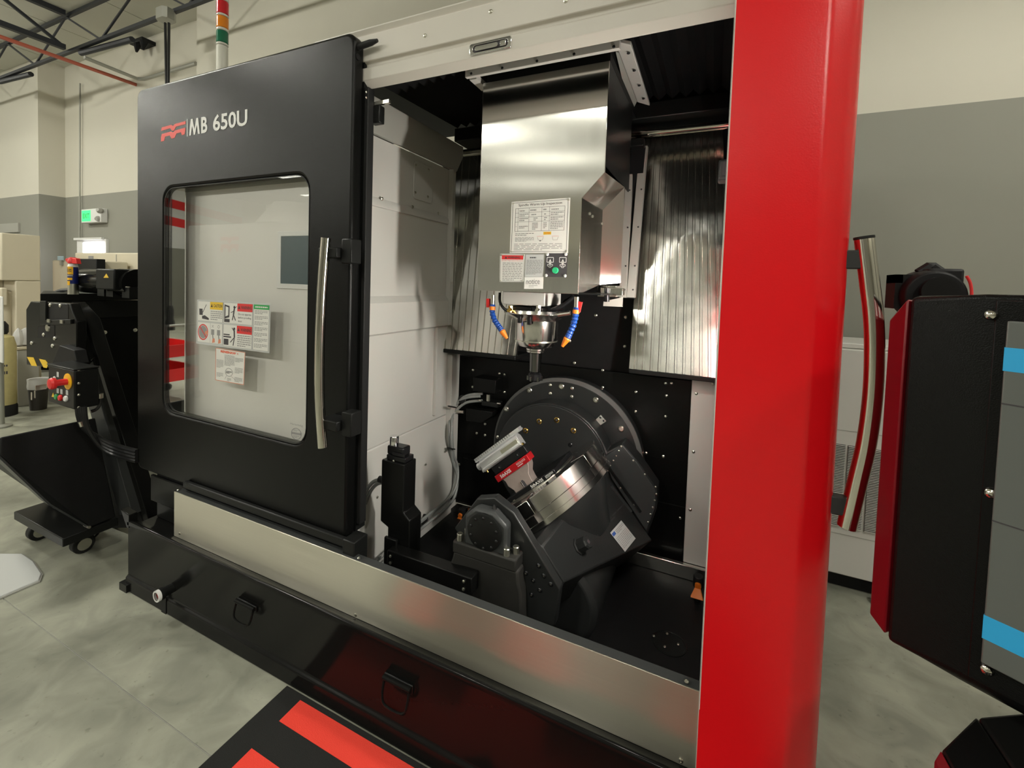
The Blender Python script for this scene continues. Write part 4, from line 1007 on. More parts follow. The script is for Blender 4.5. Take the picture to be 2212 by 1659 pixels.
s = plate(((1080, 548), (1134, 549), (1131, 609), (1079, 609)), ['label_white', 'print_red', 'ink', 'ink_grey'])
s.base(0); s.rect(.08, .80, .94, .95, 1, 2); s.text('WARNING', .32, .835, .82, .91, 2, bold=.02); s.poly([(.2, .83), (.3, .83), (.25, .92)], 2, 3)
s.text('Spindle High Speed Rotation', .08, .735, .94, .78, 1)
s.lines(.12, .04, .92, .70, 11, 3, .4); s.outline(.03, .02, .97, .97, .012, 3)
p_ = s.build('warning_plate', hd); screws(p_, [s.pt(x_, y_, 2) for x_, y_ in ((.05, .96), (.95, .96), (.05, .04), (.95, .04))], (0, -1, 0), .0035)
s = plate(((1135, 549), (1176, 549), (1173, 599), (1133, 599)), ['label_grey', 'ink', 'ink_grey'])
s.base(0); s.lines(.25, .80, .80, .90, 1, 1, .5); s.lines(.08, .12, .93, .76, 14, 2, .5); s.outline(.02, .02, .98, .98, .012, 2)
p_ = s.build('text_plate', hd)
s = plate(((1133, 599), (1174, 598), (1173, 624), (1132, 624)), ['white_print', 'ink_grey', 'ink'])
s.base(0); s.text('notice', .10, .40, .82, .85, 1); s.lines(.25, .1, .7, .34, 2, 1, .35); s.build('paper_note', hd)
s = plate(((1179, 547), (1226, 547), (1224, 599), (1177, 598)), ['ink', 'white_print', 'print_green'])
s.base(0)
for x_ in (.22, .80):
    s.outline(x_-.15, .62, x_+.15, .82, .025, 1)
    s.poly([(x_-.05, .52), (x_+.05, .52), (x_+.05, .66), (x_, .76), (x_-.05, .66)], 1, 3); s.rect(x_-.02, .56, x_+.02, .66, 0, 4)
    s.outline(x_-.12, .46, x_+.12, .53, .022, 1); s.outline(x_-.05, .40, x_+.05, .47, .02, 1)
    s.line(x_, .64, x_, .50, .02, 1, 5)
p_ = s.build('clamp_switch', hd)
screws(p_, [s.pt(x_, y_, 2) for x_, y_ in ((.08, .95), (.93, .95), (.06, .06), (.93, .06))], (0, -1, 0), .006, 'white_plastic')
c = s.pt(.48, .28, 1)
G().lathe([(.0115, 0), (.0115, .004), (.010, .007)], c, (0, -1, 0), 20).build('push_button', mat('green button', (.03, .48, .20), .35), p_)
# nose
S = lambda u, v: P(u, v, y=ysp)
def rad(u0, u1, v): return CR(sp, u0, u1)
cxs = sp.x
def zs_(v): return S(1158, v).z
nose = G().lathe([(rad(1088, 1228, 668), zs_(668)), (rad(1085, 1230, 668), zs_(676)), (rad(1112, 1204, 690), zs_(690)), (rad(1112, 1204, 690), zs_(733)), (rad(1120, 1196, 740), zs_(747)), (rad(1134, 1180, 747), zs_(750))], (cxs, ysp, 0), (0, 0, 1), 48)
nose = nose.build('spindle_nose', 'machined', hd, bevel=.002)
G().lathe([(rad(1112, 1204, 690)*1.005, zs_(735.5)), (rad(1112, 1204, 690)*1.005, zs_(732.5))], (cxs, ysp, 0), (0, 0, 1), 48).build('nose_ring', 'zinc', nose)
for u_, v0, v1 in ((1122, 672, 698), (1143, 665, 702)):
    a, b = P(u_-3, v0, y=ysp-.115), P(u_+3, v1, y=ysp-.115)
    G().box((a.x, ysp-.118, b.z), (b.x, ysp-.10, a.z)).build('key_block', 'black_oxide', nose, bevel=.002)
a, b = P(1086, 631, y=1.60), P(1176, 662, y=1.60)
G().box((a.x, 1.60, b.z), (b.x, 1.80, zbot-.001)).build('valve_block', 'off_white', hd, bevel=.003)
a, b = P(1100, 660, y=1.61), P(1180, 674, y=1.61)
mb = G().box((a.x, 1.61, b.z), (b.x, 1.85, a.z)).build('manifold', 'black_oxide', hd, bevel=.004)
for u_ in (1103, 1163):
    c = P(u_, 668, y=1.60); G().cyl(c, c + Vector((.004, -.03, -.004)), .009, .006, 10).build('brass_fitting', 'zinc' if u_ > 1110 else 'brass', mb)
    G().cyl(c + Vector((0, 0, -.012)), c + Vector((0, 0, .014)), .010, seg=6).build('hex_fitting', 'zinc' if u_ > 1110 else 'brass', mb)
for k in range(5):
    hpts = [P(1240-4*k, 640+2*k, y=1.66+.02*k), P(1222-3*k, 655+2*k, y=1.66+.015*k), P(1198-2*k, 668+k, y=1.66+.01*k), P(1178, 672+k, y=1.66)]
    G().tube(hpts, .0085, 8, sub=4).build('air_hose', 'hose_blk', hd)
G().tube([P(1080, 632, y=1.62), P(1080, 652, y=1.62), P(1090, 668, y=1.62), P(1106, 676, y=1.62)], .006, 8, sub=4).build('air_hose', 'hose_blk', hd)
G().tube([P(1205, 680, y=1.64), P(1218, 678, y=1.64), P(1232, 676, y=1.64)], .009, 10).build('elbow_fitting', 'zinc', hd)
# spare bracket right of the head
a, b = P(1297, 621, y=1.70), P(1345, 638, y=1.70)
G().box((a.x, 1.70, b.z), (b.x, 1.74, a.z)).build('cable_bracket', 'steel_v', hd, bevel=.002)
a, b = P(1305, 642, y=1.70), P(1345, 663, y=1.70)
bk = G().slab([P(u, v, y=1.70) for u, v in ((1304, 651), (1345, 642), (1344, 663), (1303, 661))], (0, .01, 0)).build('lower_bracket', 'grey_edge', hd)
G().cyl(P(1311, 622, y=1.69), P(1311, 652, y=1.69), .010, seg=12).build('bracket_post', 'hose_blk', hd)
# coolant nozzles
def nozzle(path, joint, tip, hpos, hdir):
    a, b = path[0], path[-1]
    base_ = G().cyl(a + Vector((0, 0, .045)), a, .009, seg=14).build('coolant_nozzle', 'zinc', hd)
    G().lathe([(.011, 0), (.013, .006), (.012, .016)], a, path[1]-a, 14).build('orange_joint', 'orange_pl', base_)
    pts, n = [], 11
    g = G()
    for i in range(n):
        t = i/(n-1)*(len(path)-1); k = min(int(t), len(path)-2); p = path[k].lerp(path[k+1], t-k)
        d = path[k+1]-path[k]
        g.lathe([(.006, -.010), (.0105, -.006), (.012, 0), (.0095, .005), (.0062, .007)], p, d, 14)
    g.build('segmented_hose', 'blue_pl', base_)
    G().lathe([(.009, 0), (.013, .008), (.0085, .030), (.0055, .042)], b, tip-b, 14).build('orange_tip', 'orange_pl', base_)
    G().beam(hpos, hpos+hdir, .014, .010).build('valve_handle', 'red_pl', base_)
N_ = lambda u, v: P(u, v, y=1.60)
nozzle([N_(1064, 661), N_(1063, 676), N_(1069, 693), N_(1078, 706), N_(1083, 713)], None, N_(1092, 726), N_(1055, 645), N_(1055, 664)-N_(1055, 645))
N_ = lambda u, v: P(u, v, y=1.56)
nozzle([N_(1245, 668), N_(1243, 685), N_(1238, 704), N_(1230, 722), N_(1227, 728)], None, N_(1216, 746), N_(1254, 652), N_(1249, 674)-N_(1254, 652))
# cutting tool held in the spindle
t = thing('face_mill', 'slim dark face mill on an extension holder clamped in the spindle', 'cutting tool', (cxs, ysp, zs_(822)))
def tr_(w_, v): return CR(sp, 1158-w_, 1158+w_)
G().lathe([(tr_(14, 750), zs_(751)), (tr_(21, 752), zs_(752)), (tr_(21, 752), zs_(755)), (tr_(17, 755), zs_(756)), (tr_(20, 757), zs_(757.5)), (tr_(20, 757), zs_(760)), (tr_(13, 760), zs_(762))], (cxs, ysp, 0), (0, 0, 1), 32).build('holder_flange', 'machined', t)
G().lathe([(tr_(13, 760), zs_(762.5)), (tr_(12.5, 800), zs_(802)), (tr_(10, 800), zs_(804))], (cxs, ysp, 0), (0, 0, 1), 32).build('shank', 'dark_steel', t)
hm = G().lathe([(tr_(10, 806), zs_(804.5)), (tr_(14, 806), zs_(808)), (tr_(15, 806), zs_(820)), (tr_(12, 806), zs_(823))], (cxs, ysp, 0), (0, 0, 1), 12).build('mill_body', 'black_oxide', t, smooth=False)
for k in range(6):
    a = k*math.pi/3 + .3; r_ = tr_(15, 815)
    c = Vector((cxs + r_*math.cos(a), ysp + r_*math.sin(a), zs_(817)))
    G().box(c - Vector((.004, .004, .010)), c + Vector((.004, .004, .010))).build('insert', 'dark_steel', hm, bevel=.001)

# ================================================================== TILTING TABLE (trunnion about the depth axis)
AX = Vector((-.669, 0, .656)); TILT = math.radians(41)
def TT(p):   # local: x along the table, y depth, z table normal
    return Vector((AX.x + p.x*math.cos(TILT) - p.z*math.sin(TILT), p.y, AX.z + p.x*math.sin(TILT) + p.z*math.cos(TILT)))
tt = thing('tilting_table', 'dark trunnion table tilted left with a bright slotted round platter', 'machine table', (AX.x, 1.65, zf))
# fixed big disc on the rear wall
yd = 2.07; cu = P(1214, 986, y=yd); Rb = P(1214, 818, y=yd).z - cu.z
disc = G().lathe([(Rb-.016, 0), (Rb, .018), (Rb, YR-yd)], (cu.x, yd, cu.z), (0, 1, 0), 72).build('bearing_flange', 'cast', tt, bevel=.002)
G().lathe([(Rb-.015, -.0004), (Rb+.0006, .0178), (Rb+.0006, .030), (Rb-.001, .030), (Rb-.001, .018), (Rb-.0155, 0)], (cu.x, yd, cu.z), (0, 1, 0), 72, caps=False).build('rim_highlight', 'rim_glint', disc)  # pale ring painted on as the highlight along the flange edge
def cap(parent, p, n, r, m, name, m2='bolt_dark'):
    n = Vector(n)
    o = G().lathe([(r, 0), (r, r*.25), (r*.75, r*.45)], p, n, 18).build(name, m, parent)
    G().lathe([(r*.55, r*.46), (r*.55, r*.3), (r*.35, r*.5), (r*.05, r*.5)], p, n, 12, caps=False).build('socket', m2, o)
for u, v in ((1094, 884), (1144, 843), (1213, 835), (1287, 864), (1342, 926)): cap(disc, P(u, v, y=yd), (0, -1, 0), .014, 'zinc', 'flange_bolt', 'grey_edge')
screws(disc, [P(u, v, y=yd) for u, v in ((1189, 832), (1189, 850), (1236, 839), (1235, 857), (1075, 944))], (0, -1, 0), .009, name='stud')
c = P(1297, 908, y=yd-.01)
q = [P(u, v, y=yd-.012) for u, v in ((1286, 907), (1297, 897), (1309, 911), (1297, 919))]
pb_ = G().slab(q, (0, .012, 0)).build('pointer_block', 'grey_edge', disc, bevel=.002)
screws(pb_, [P(u, v, y=yd-.012) for u, v in ((1297, 902), (1304, 909))], (0, -1, 0), .005, 'bolt_dark')
# rear arm: hub disc and hanging plate, facing the front
yra = 1.965
arm = []
for k in range(0, 221, 10):
    a = math.radians(k-20); arm.append((.285*math.cos(a), .285*math.sin(a)))
arm += [(-.27, -.12), (-.26, -.43), (.20, -.47), (.30, -.40), (.355, -.335), (.36, -.20), (.352, -.105)]
ra = G(TT).prism([(x_, z_) for x_, z_ in arm], 'y', yra, yd-.004).build('rear_arm', 'cast', tt, bevel=.006)
hub = G().lathe([(.278, 0), (.278, .012)], (AX.x, yra-.0125, AX.z), (0, 1, 0), 60).build('hub_plate', 'cast', ra, bevel=.003)
for u, v in ((1165, 910), (1203, 907), (1239, 930), (1136, 930)): cap(hub, P(u, v, y=yra-.0125), (0, -1, 0), .013, 'brass', 'brass_plug', 'ink')
cap(hub, P(1232, 961, y=yra-.0125), (0, -1, 0), .010, 'black_oxide', 'dark_plug')
# sheet cover on the right side of the arm with its rivets
cv = [(.245, -.105), (.352, -.108), (.358, -.20), (.353, -.33), (.30, -.392), (.205, -.455), (.215, -.20)]
yc1 = yra-.010
cvr = G(TT).prism(cv, 'y', yc1, yra-.001).build('arm_cover', 'cast_lt', ra, bevel=.003)
riv = [P(u, v, y=yc1) for u, v in ((1342, 964), (1337, 974), (1331, 985), (1325, 995), (1318, 1006), (1312, 1017), (1368, 995), (1393, 1025), (1416, 1052), (1418, 1067), (1414, 1081), (1410, 1096), (1405, 1111), (1340, 1054), (1370, 1090), (1400, 1128))]
screws(cvr, riv, (0, -1, 0), .0045)
G(TT).box((.235, yc1-.006, -.375), (.243, yc1-.0005, -.12)).build('cover_seam', 'blk_soft', cvr)
# cradle body
fr_, rr_ = 1.375, 1.955
bod_f = [(-.20, -.125), (.10, -.125), (.112, -.150), (.112, -.275), (.0, -.33), (-.20, -.33)]
bod_r = [(-.24, -.125), (.17, -.125), (.203, -.150), (.205, -.495), (.05, -.52), (-.24, -.52)]
cr = G(TT).loft([(x_, fr_, z_) for x_, z_ in bod_f], [(x_, rr_, z_) for x_, z_ in bod_r]).build('cradle', 'cast', tt, bevel=.005)
# front arm plate that hangs from the bearing
fa_ = [(-.13, .06), (.02, .10), (.085, .07), (.117, -.005), (.110, -.275), (.02, -.36), (-.12, -.37)]
fa = G(TT).prism(fa_, 'y', 1.335, 1.372).build('front_arm', 'cast', tt, bevel=.004)
hol = [P(u, v, y=1.335) for u, v in ((1164, 1222), (1136, 1238), (1175, 1244), (1152, 1254), (1129, 1268), (1190, 1262), (1166, 1275), (1148, 1285))]
for p in hol: cap(fa, p, (0, -1, 0), .008, 'black_oxide', 'arm_bolt', 'zinc')
# motor housing under the cradle
G(TT).lathe([(.15, 0), (.17, .02), (.17, .40), (.15, .43)], (-.075, 1.50, -.36), (0, 1, 0), 40).build('drive_housing', 'cast', tt, bevel=.004)
# turret neck below the platter
pcx, pcy, pr0 = .03, 1.75, .288
G(TT).lathe([(.15, -.30), (.185, -.235), (.225, -.175), (.238, -.140), (.240, -.124)], (pcx, pcy, 0), (0, 0, 1), 60).build('turret_neck', 'cast', tt, bevel=.003)
# platter: lower and upper ring with T slots cut from the rim
def slotted(r, z0, z1, half, slots):
    """disc sector outline with open slots at given angles"""
    out = []
    n = 96
    for k in range(n):
        a = 2*math.pi*k/n
        ins = None
        for s_ in slots:
            d = (a - s_ + math.pi) % (2*math.pi) - math.pi
            if abs(d) < half/r: ins = s_
        out.append((a, ins))
    pts = []
    done = set()
    for a, ins in out:
        if ins is None: pts.append((r*math.cos(a), r*math.sin(a)))
        elif ins not in done:
            done.add(ins)
            ux, uy = math.cos(ins), math.sin(ins); vx, vy = -uy, ux; ri = r*.72
            for sgn, rad_ in ((-1, r), (-1, ri), (1, ri), (1, r)):
                rr2 = math.sqrt(max(rad_*rad_-half*half, 0)) if rad_ == r else rad_
                pts.append((ux*rr2 + vx*half*sgn, uy*rr2 + vy*half*sgn))
    return pts
# slot directions: chosen where the photo shows the two openings
def slot_ang(u, v):
    best, ba = 1e9, 0
    for k in range(720):
        a = -math.pi + k*math.pi/360
        w_ = TT(Vector((pcx+pr0*math.cos(a), pcy+pr0*math.sin(a), -.09)))
        q = RC @ (w_-EYE); uu, vv = FPX*q.x/q.z+CX, FPX*q.y/q.z+CY
        d = (uu-u)**2 + (vv-v)**2
        if math.sin(a) > .35: d += 1e6
        if d < best: best, ba = d, a
    return ba
SL = [slot_ang(1163, 1118), slot_ang(1288, 1022)]
low = slotted(pr0, 0, 0, .0125, SL); upp = slotted(pr0-.004, 0, 0, .0055, SL)
ful = [(pr0*math.cos(k*math.pi/48), pr0*math.sin(k*math.pi/48)) for k in range(96)]
pl_ = G(TT).prism([(pcx+x_, pcy+y_) for x_, y_ in ful], 'z', -.122, -.100).build('platter', 'machined', tt, bevel=.0015)
G(TT).prism([(pcx+x_, pcy+y_) for x_, y_ in low], 'z', -.0999, -.070).build('platter_rim', 'machined', pl_)
G(TT).prism([(pcx+x_, pcy+y_) for x_, y_ in upp], 'z', -.0695, -.014).build('platter_top', 'machined', pl_, bevel=.0015)
G(TT).lathe([(pr0*.6, -.0138), (pr0*.6, -.012), (pr0*.585, -.012)], (pcx, pcy, 0), (0, 0, 1), 60).build('register_ring', 'zinc', pl_)
# breather, name plate and small marks on the side of the cradle
side_n = (TT(Vector((1, 0, 0))) - TT(Vector((0, 0, 0)))).normalized()
def on_side(u, v, lift=0.0):
    """point on the slanted side face of the cradle"""
    a = TT(Vector((.112, fr_, -.20))); b = TT(Vector((.200, rr_, -.20))); c_ = TT(Vector((.112, fr_, -.26)))
    n = (b-a).cross(c_-a).normalized()
    if n.dot(EYE-a) < 0: n = -n
    d = RC.transposed() @ Vector(((u-CX)/FPX, (v-CY)/FPX, 1))
    k = (a-EYE).dot(n)/d.dot(n)
    return EYE + d*k + n*lift, n
p, n = on_side(1250, 1180)
br = G().lathe([(.030, 0), (.030, .006), (.024, .008), (.024, .045), (.020, .050)], p, n, 8).build('breather_plug', 'cast', cr, smooth=False)
G().lathe([(.009, .0503), (.009, .044)], p, n, 4, caps=True).build('hex_socket', 'ink', br)
pts = [on_side(u, v, .005)[0] for u, v in ((1340, 1125), (1371, 1164), (1348, 1193), (1316, 1152))]
s = Sheet(pts[3], pts[0], pts[1], pts[2], ['label_grey', 'print_blue', 'ink_grey'])
s.base(0); s.rect(.03, .78, .25, .92, 1); s.lines(.32, .72, .95, .92, 3, 2); s.lines(.06, .10, .95, .66, 8, 2, .3)
s.build('name_plate', cr)
pts = [on_side(u, v, .004)[0] for u, v in ((1281, 1148), (1345, 1086), (1352, 1096), (1290, 1162))]
s = Sheet(*pts, ['cast_lt', 'cast_lt'])
s.text('5-AXIS TABLE', .02, .1, .98, .9, 0) if False else s.lines(.02, .1, .98, .9, 2, 0, .55)
s.build('raised_marks', cr)
p, n = on_side(1331, 1108)
G().beam(on_side(1318, 1050, .006)[0], on_side(1362, 1106, .006)[0], .012, .008).build('oil_line', 'cast_lt', cr)
# front bearing block on its pedestal
yb0, yb1 = 1.285, 1.333
B_ = lambda u, v: P(u, v, y=yb0)
bc = B_(1046, 1150); rbz = P(1083, 1150, y=yb0).x - bc.x
oct_ = [B_(u, v) for u, v in ((1004, 1178), (1006, 1128), (1030, 1098), (1058, 1092), (1088, 1120), (1098, 1150), (1098, 1190))]
hs = G().prism([(bc.x-.080, bc.z-.07), (bc.x-.080, bc.z+.035), (bc.x-.040, bc.z+.072), (bc.x+.030, bc.z+.072), (bc.x+.080, bc.z+.035), (bc.x+.080, bc.z-.07)], 'y', yb0+.004, yb1).build('bearing_block', 'cast_lt', tt, bevel=.010)
G().lathe([(rbz*.9, -.006), (rbz, -.003), (rbz, .01)], (bc.x, yb0, bc.z), (0, 1, 0), 40).build('end_cap', 'blk_soft', hs)
screws(hs, [Vector((bc.x + rbz*.8*math.cos(math.radians(a)), yb0-.0062, bc.z + rbz*.8*math.sin(math.radians(a)))) for a in range(20, 380, 36)], (0, -1, 0), .005, 'bolt_dark')
G().lathe([(.008, 0), (.006, .006), (.003, .014)], (bc.x+.02, yb0+.03, bc.z+.072), (0, 0, 1), 10).build('eye_bolt', 'bolt_dark', hs)
zfl = P(1050, 1190, y=yb0).z
fl_ = G().box((bc.x-.118, yb0-.008, zfl-.038), (bc.x+.122, yb1+.02, zfl+.004)).build('bearing_foot', 'cast_rough', tt, bevel=.006)
for dx, dy in ((-.098, .008), (.082, .006), (.105, .030), (-.09, .045)):
    p = Vector((bc.x+dx, yb0+dy, zfl+.004))
    G().lathe([(.011, 0), (.011, .022), (.009, .024)], p, (0, 0, 1), 16).build('foot_bolt', 'zinc', fl_)
pd = [(bc.x-.12, zfl-.039), (bc.x+.125, zfl-.039), (bc.x+.128, zfl-.075), (bc.x+.138, zfl-.11), (bc.x+.155, zf), (bc.x-.15, zf), (bc.x-.138, zfl-.10), (bc.x-.128, zfl-.075)]
G().prism(pd, 'y', yb0+.004, yb1+.03).build('pedestal', 'cast_rough', tt, bevel=.008)

# ================================================================== VISE AND WORKPIECE ON THE PLATTER
yv = 1.65
vt = TT(Vector((0, yv, -.013)))
vs_ = thing('vise_fixture', 'dovetail workholding fixture with a red clamp on the tilted platter', 'vise', vt)
def LC(u, v, yy=yv):
    d = P(u, v, y=yy) - AX; return Vector((d.x*math.cos(TILT) + d.z*math.sin(TILT), yy, -d.x*math.sin(TILT) + d.z*math.cos(TILT)))
def L2(pts, yy=yv): return [(LC(u, v, yy).x, LC(u, v, yy).z) for u, v in pts]
z0 = -.0135
bx0, bx1, bz1 = LC(1104, 1094).x, LC(1201, 1016).x, LC(1194, 1013).z
G(TT).box((bx0, yv-.012, z0), (bx1, 1.86, bz1)).build('base_plate', 'black_oxide', vs_, bevel=.002)
dz0 = bz1 + .0003
dv = L2(((1084, 1035), (1139, 996), (1141, 1010))) ; top_z = max(z_ for x_, z_ in dv)
xl0, xr0 = LC(1086, 1036).x, LC(1138, 997).x
xb0_, xb1_ = LC(1118, 1071).x, LC(1155, 1047).x
rz = LC(1110, 1018).z - .002
dvp = [(xl0, rz), (xr0, rz), (xr0-.006, rz-.016), (xb1_+.004, (rz+dz0)/2), (xb1_, dz0+.012), (xb1_, dz0), (xb0_, dz0), (xb0_, dz0+.014), (xb0_-.014, (rz+dz0)/2+.002), (xl0+.006, rz-.014)]
G(TT).prism(dvp, 'y', yv, yv+.05).build('dovetail_riser', 'alu_matte', vs_, bevel=.0015)
c = LC(1135, 1050)
sz = dz0+.002
G(TT).prism([(c.x-.008, sz), (c.x+.008, sz), (c.x+.008, sz+.020), (c.x+.004, sz+.028), (c.x-.004, sz+.028), (c.x-.008, sz+.020)], 'y', yv-.0012, yv-.0002).build('key_slot', 'ink', vs_)
G(TT).cyl((c.x-.005, yv-.004, sz), (c.x-.005, yv-.004, sz+.025), .003, seg=10).build('slot_pin', 'chrome', vs_)
r0 = LC(1072, 1031); r1_ = LC(1141, 984)
rzt = LC(1100, 1007).z
rb_ = G(TT).box((r0.x, yv-.010, rz+.0004), (r1_.x, yv+.040, rzt)).build('clamp_bar', 'fix_red', vs_, bevel=.002)
def onp(x0, x1, z0_, z1_, yy, mats):
    return Sheet(TT(Vector((x0, yy, z1_))), TT(Vector((x1, yy, z1_))), TT(Vector((x1, yy, z0_))), TT(Vector((x0, yy, z0_))), mats)
s = onp(r0.x, r1_.x, rz, rzt, yv-.0102, ['white_print'])
s.text('5thAXIS', .14, .24, .46, .74, 0, bold=.02); s.text('ROCKLOCK', .66, .48, .92, .76, 0); s.lines(.66, .20, .92, .40, 1, 0); s.build('lettering', rb_)
s = onp(LC(1152, 1057).x, LC(1200, 1020).x, z0+.002, bz1-.002, yv-.0122, ['white_print'])
s.text('5thAXIS', .03, .1, .55, .9, 0, bold=.02); s.lines(.66, .1, .98, .9, 3, 0); s.build('lettering', vs_)
j0, j1 = LC(1056, 1013).x + .014, LC(1136, 966).x - .004
jz1 = LC(1090, 990).z
jw = G(TT).box((j0, yv-.004, rzt+.0004), (j1, yv+.036, jz1)).build('jaw', 'black_oxide', vs_, bevel=.003)
for f in (.22, .78): G(TT).lathe([(.006, 0), (.006, -.003), (.0035, -.0005)], (j0+(j1-j0)*f, yv-.004, (rzt+jz1)/2), (0, 1, 0), 12).build('jaw_screw', 'bolt_dark', jw)
for f in (.12, .55, .93): G(TT).box((bx0+(bx1-bx0)*f, yv-.0145, z0), (bx0+(bx1-bx0)*f+.010, yv-.0122, z0+.005)).build('edge_clip', 'zinc', vs_)
# workpiece: bright machined body with a toothed top rail
wx0, wx1 = LC(1046, 1013).x, LC(1127, 955).x
wz0 = jz1 + .0004; wz1 = LC(1075, 955).z
wk = TT(Vector(((wx0+wx1)/2, yv, wz0)))
wp = thing('machined_workpiece', 'bright aluminium machined part with a toothed top rail held in the fixture', 'workpiece', wk)
y0_, y1_ = yv-.012, yv+.026
h_ = wz1 - wz0
prof = [(y0_+.006, wz0), (y0_-.004, wz0+h_*.10), (y0_-.004, wz0+h_*.20), (y0_, wz0+h_*.24), (y0_, wz0+h_*.56), (y0_+.006, wz0+h_*.70), (y0_+.010, wz0+h_*.74), (y1_-.010, wz0+h_*.74), (y1_, wz0+h_*.56), (y1_, wz0)]
G(TT).prism(prof, 'x', wx0, wx1).build('body', 'alu', wp, bevel=.001)
rx0, rx1 = LC(1025, 990).x, LC(1121, 924).x
G(TT).prism([(y0_+.0102, wz0+h_*.7405), (y0_+.001, wz0+h_*.80), (y0_+.001, wz0+h_*.86), (y1_-.001, wz0+h_*.86), (y1_-.001, wz0+h_*.80), (y1_-.0102, wz0+h_*.7405)], 'x', rx0, rx1).build('rail', 'alu', wp)
n = 18; lt_ = (rx1-rx0)*.80
for i in range(n):
    x_ = rx0 + .001 + i*lt_/n
    G(TT).box((x_, y0_+.002, wz0+h_*.8602), (x_+lt_/n*.55, y1_-.005, wz1)).build('tooth', 'alu', wp)
G(TT).box((rx0+lt_+.002, y0_+.002, wz0+h_*.8602), (rx1, y1_-.005, wz1)).build('rail_end', 'alu', wp, bevel=.001)
G(TT).cyl((wx0-.022, (y0_+y1_)/2, wz0+h_*.46), (wx0-.0002, (y0_+y1_)/2, wz0+h_*.46), h_*.24, seg=24).build('barrel_collar', 'alu', wp, bevel=.0015)
G(TT).box((wx0-.010, y0_+.004, wz0+h_*.03), (wx0-.0002, y1_-.006, wz0+h_*.20)).build('front_lug', 'alu', wp, bevel=.002)
wl_ = wx1-wx0
G(TT).box((wx0+wl_*.55, y0_-.0025, wz0+h_*.28), (wx0+wl_*.97, y0_-.0003, wz0+h_*.52)).build('side_port', mat('milled pocket', (.66, .64, .54), .35, .9), wp, bevel=.0008)
G(TT).box((wx0+wl_*.45, y0_-.0065, wz0+h_*.12), (wx0+wl_*.99, y0_-.0042, wz0+h_*.19)).build('side_rib', 'alu', wp, bevel=.0008)
G(TT).cyl((wx0+.012, y0_+.006, wz0-.008), (wx0+.012, y0_+.006, wz0), .004, seg=12).build('lug_pin', 'brass', wp)
G(TT).cyl((wx1+.0003, y0_+.008, wz0+.002), (wx1+.006, y0_+.008, wz0+.006), .005, seg=12).build('lug_pin', 'brass', wp)

# ================================================================== TOOL SETTER ARM
ys_ = 1.33
Q = lambda u, v, yy=ys_: P(u, v, y=yy)
pc_ = Q(850, 1200)
ts = thing('tool_setter', 'black tool setter post with a chrome stylus beside the left inner wall', 'tool setter', (pc_.x, ys_, zf))
xa, xb = Q(823, 1050).x, Q(872, 1050).x; zt = Q(846, 998).z; zj = Q(830, 1128).z; zj2 = Q(845, 1142).z
xc, xe = Q(837, 1160).x, Q(884, 1160).x
pts = [(xa, zt), (xb, zt), (xb, Q(870, 1108).z), (xe, Q(884, 1126).z), (xe, Q(883, 1168).z), (xe, .30), (xc, .30), (xc, zj2), (xa, zj)]
post = G().prism(pts, 'y', ys_, ys_+.075).build('post', 'blk_powder', ts, bevel=.004)
a = Q(846, 990)
hd_ = G().box((xa+.015, ys_+.01, zt+.0005), (xb-.004, ys_+.065, zt+.02)).build('setter_base', 'black_oxide', ts, bevel=.003)
z_a, z_b = Q(850, 985).z, Q(850, 968).z
G().box((Q(831, 980).x, ys_+.012, zt+.0205), (Q(866, 980).x, ys_+.06, z_b)).build('setter_body', 'black_oxide', ts, bevel=.006)
G().box((Q(845, 985).x, ys_+.005, zt+.024), (Q(872, 985).x, ys_+.0119, zt+.036)).build('setter_clamp', 'black_oxide', ts, bevel=.002)
stc = Q(851, 960, ys_+.035)
G().lathe([(.018, z_b), (.018, Q(851, 952).z), (.016, Q(851, 950).z)], (stc.x, ys_+.035, 0), (0, 0, 1), 24).build('stylus', 'chrome', ts)
screws(hd_, [Q(829, 993, ys_+.01), Q(850, 996, ys_+.01), Q(864, 983, ys_+.01), Q(870, 985, ys_+.01)], (0, -1, 0), .005)
# horizontal arm to the pedestal
al, ar = Q(836, 1188, 1.285), Q(1019, 1250, 1.235)
h_ = .062
g = G().loft([al, al+Vector((0, .05, 0)), al+Vector((0, .05, -h_)), al+Vector((0, 0, -h_))], [ar, ar+Vector((0, .05, 0)), ar+Vector((0, .05, -h_)), ar+Vector((0, 0, -h_))])
arm_ = g.build('swing_arm', 'blk_powder', ts, bevel=.004)
def ap(f, dz): return al.lerp(ar, f) + Vector((0, -.001, dz))
screws(arm_, [ap(.05, -.018), ap(.05, -.044), ap(.92, -.018), ap(.92, -.044)], (0, -1, 0), .006)
G().box((xc-.005, ys_-.015, .30), (xc+.055, ys_-.001, Q(850, 1160).z)).build('arm_bracket', 'blk_powder', ts, bevel=.004)
G().box((xc-.02, ys_-.01, zf), (xe+.02, ys_+.09, .299)).build('foot_block', 'blk_soft', ts, bevel=.005)
hp = [P(828, 1037, y=ys_+.03), P(812, 1038, y=ys_+.03), P(799, 1048, y=ys_+.03), P(788, 1068, y=ys_+.04), P(778, 1100, y=ys_+.05)]
for o_ in ((0, 0, 0), (.006, .012, -.014)):
    G().tube([p + Vector(o_) for p in hp], .0075, 8, sub=4).build('hose', 'hose_grey', ts)
G().cyl(hp[0], hp[0] + Vector((-.02, 0, 0)), .013, seg=14).build('gland', 'blk_rubber', ts)

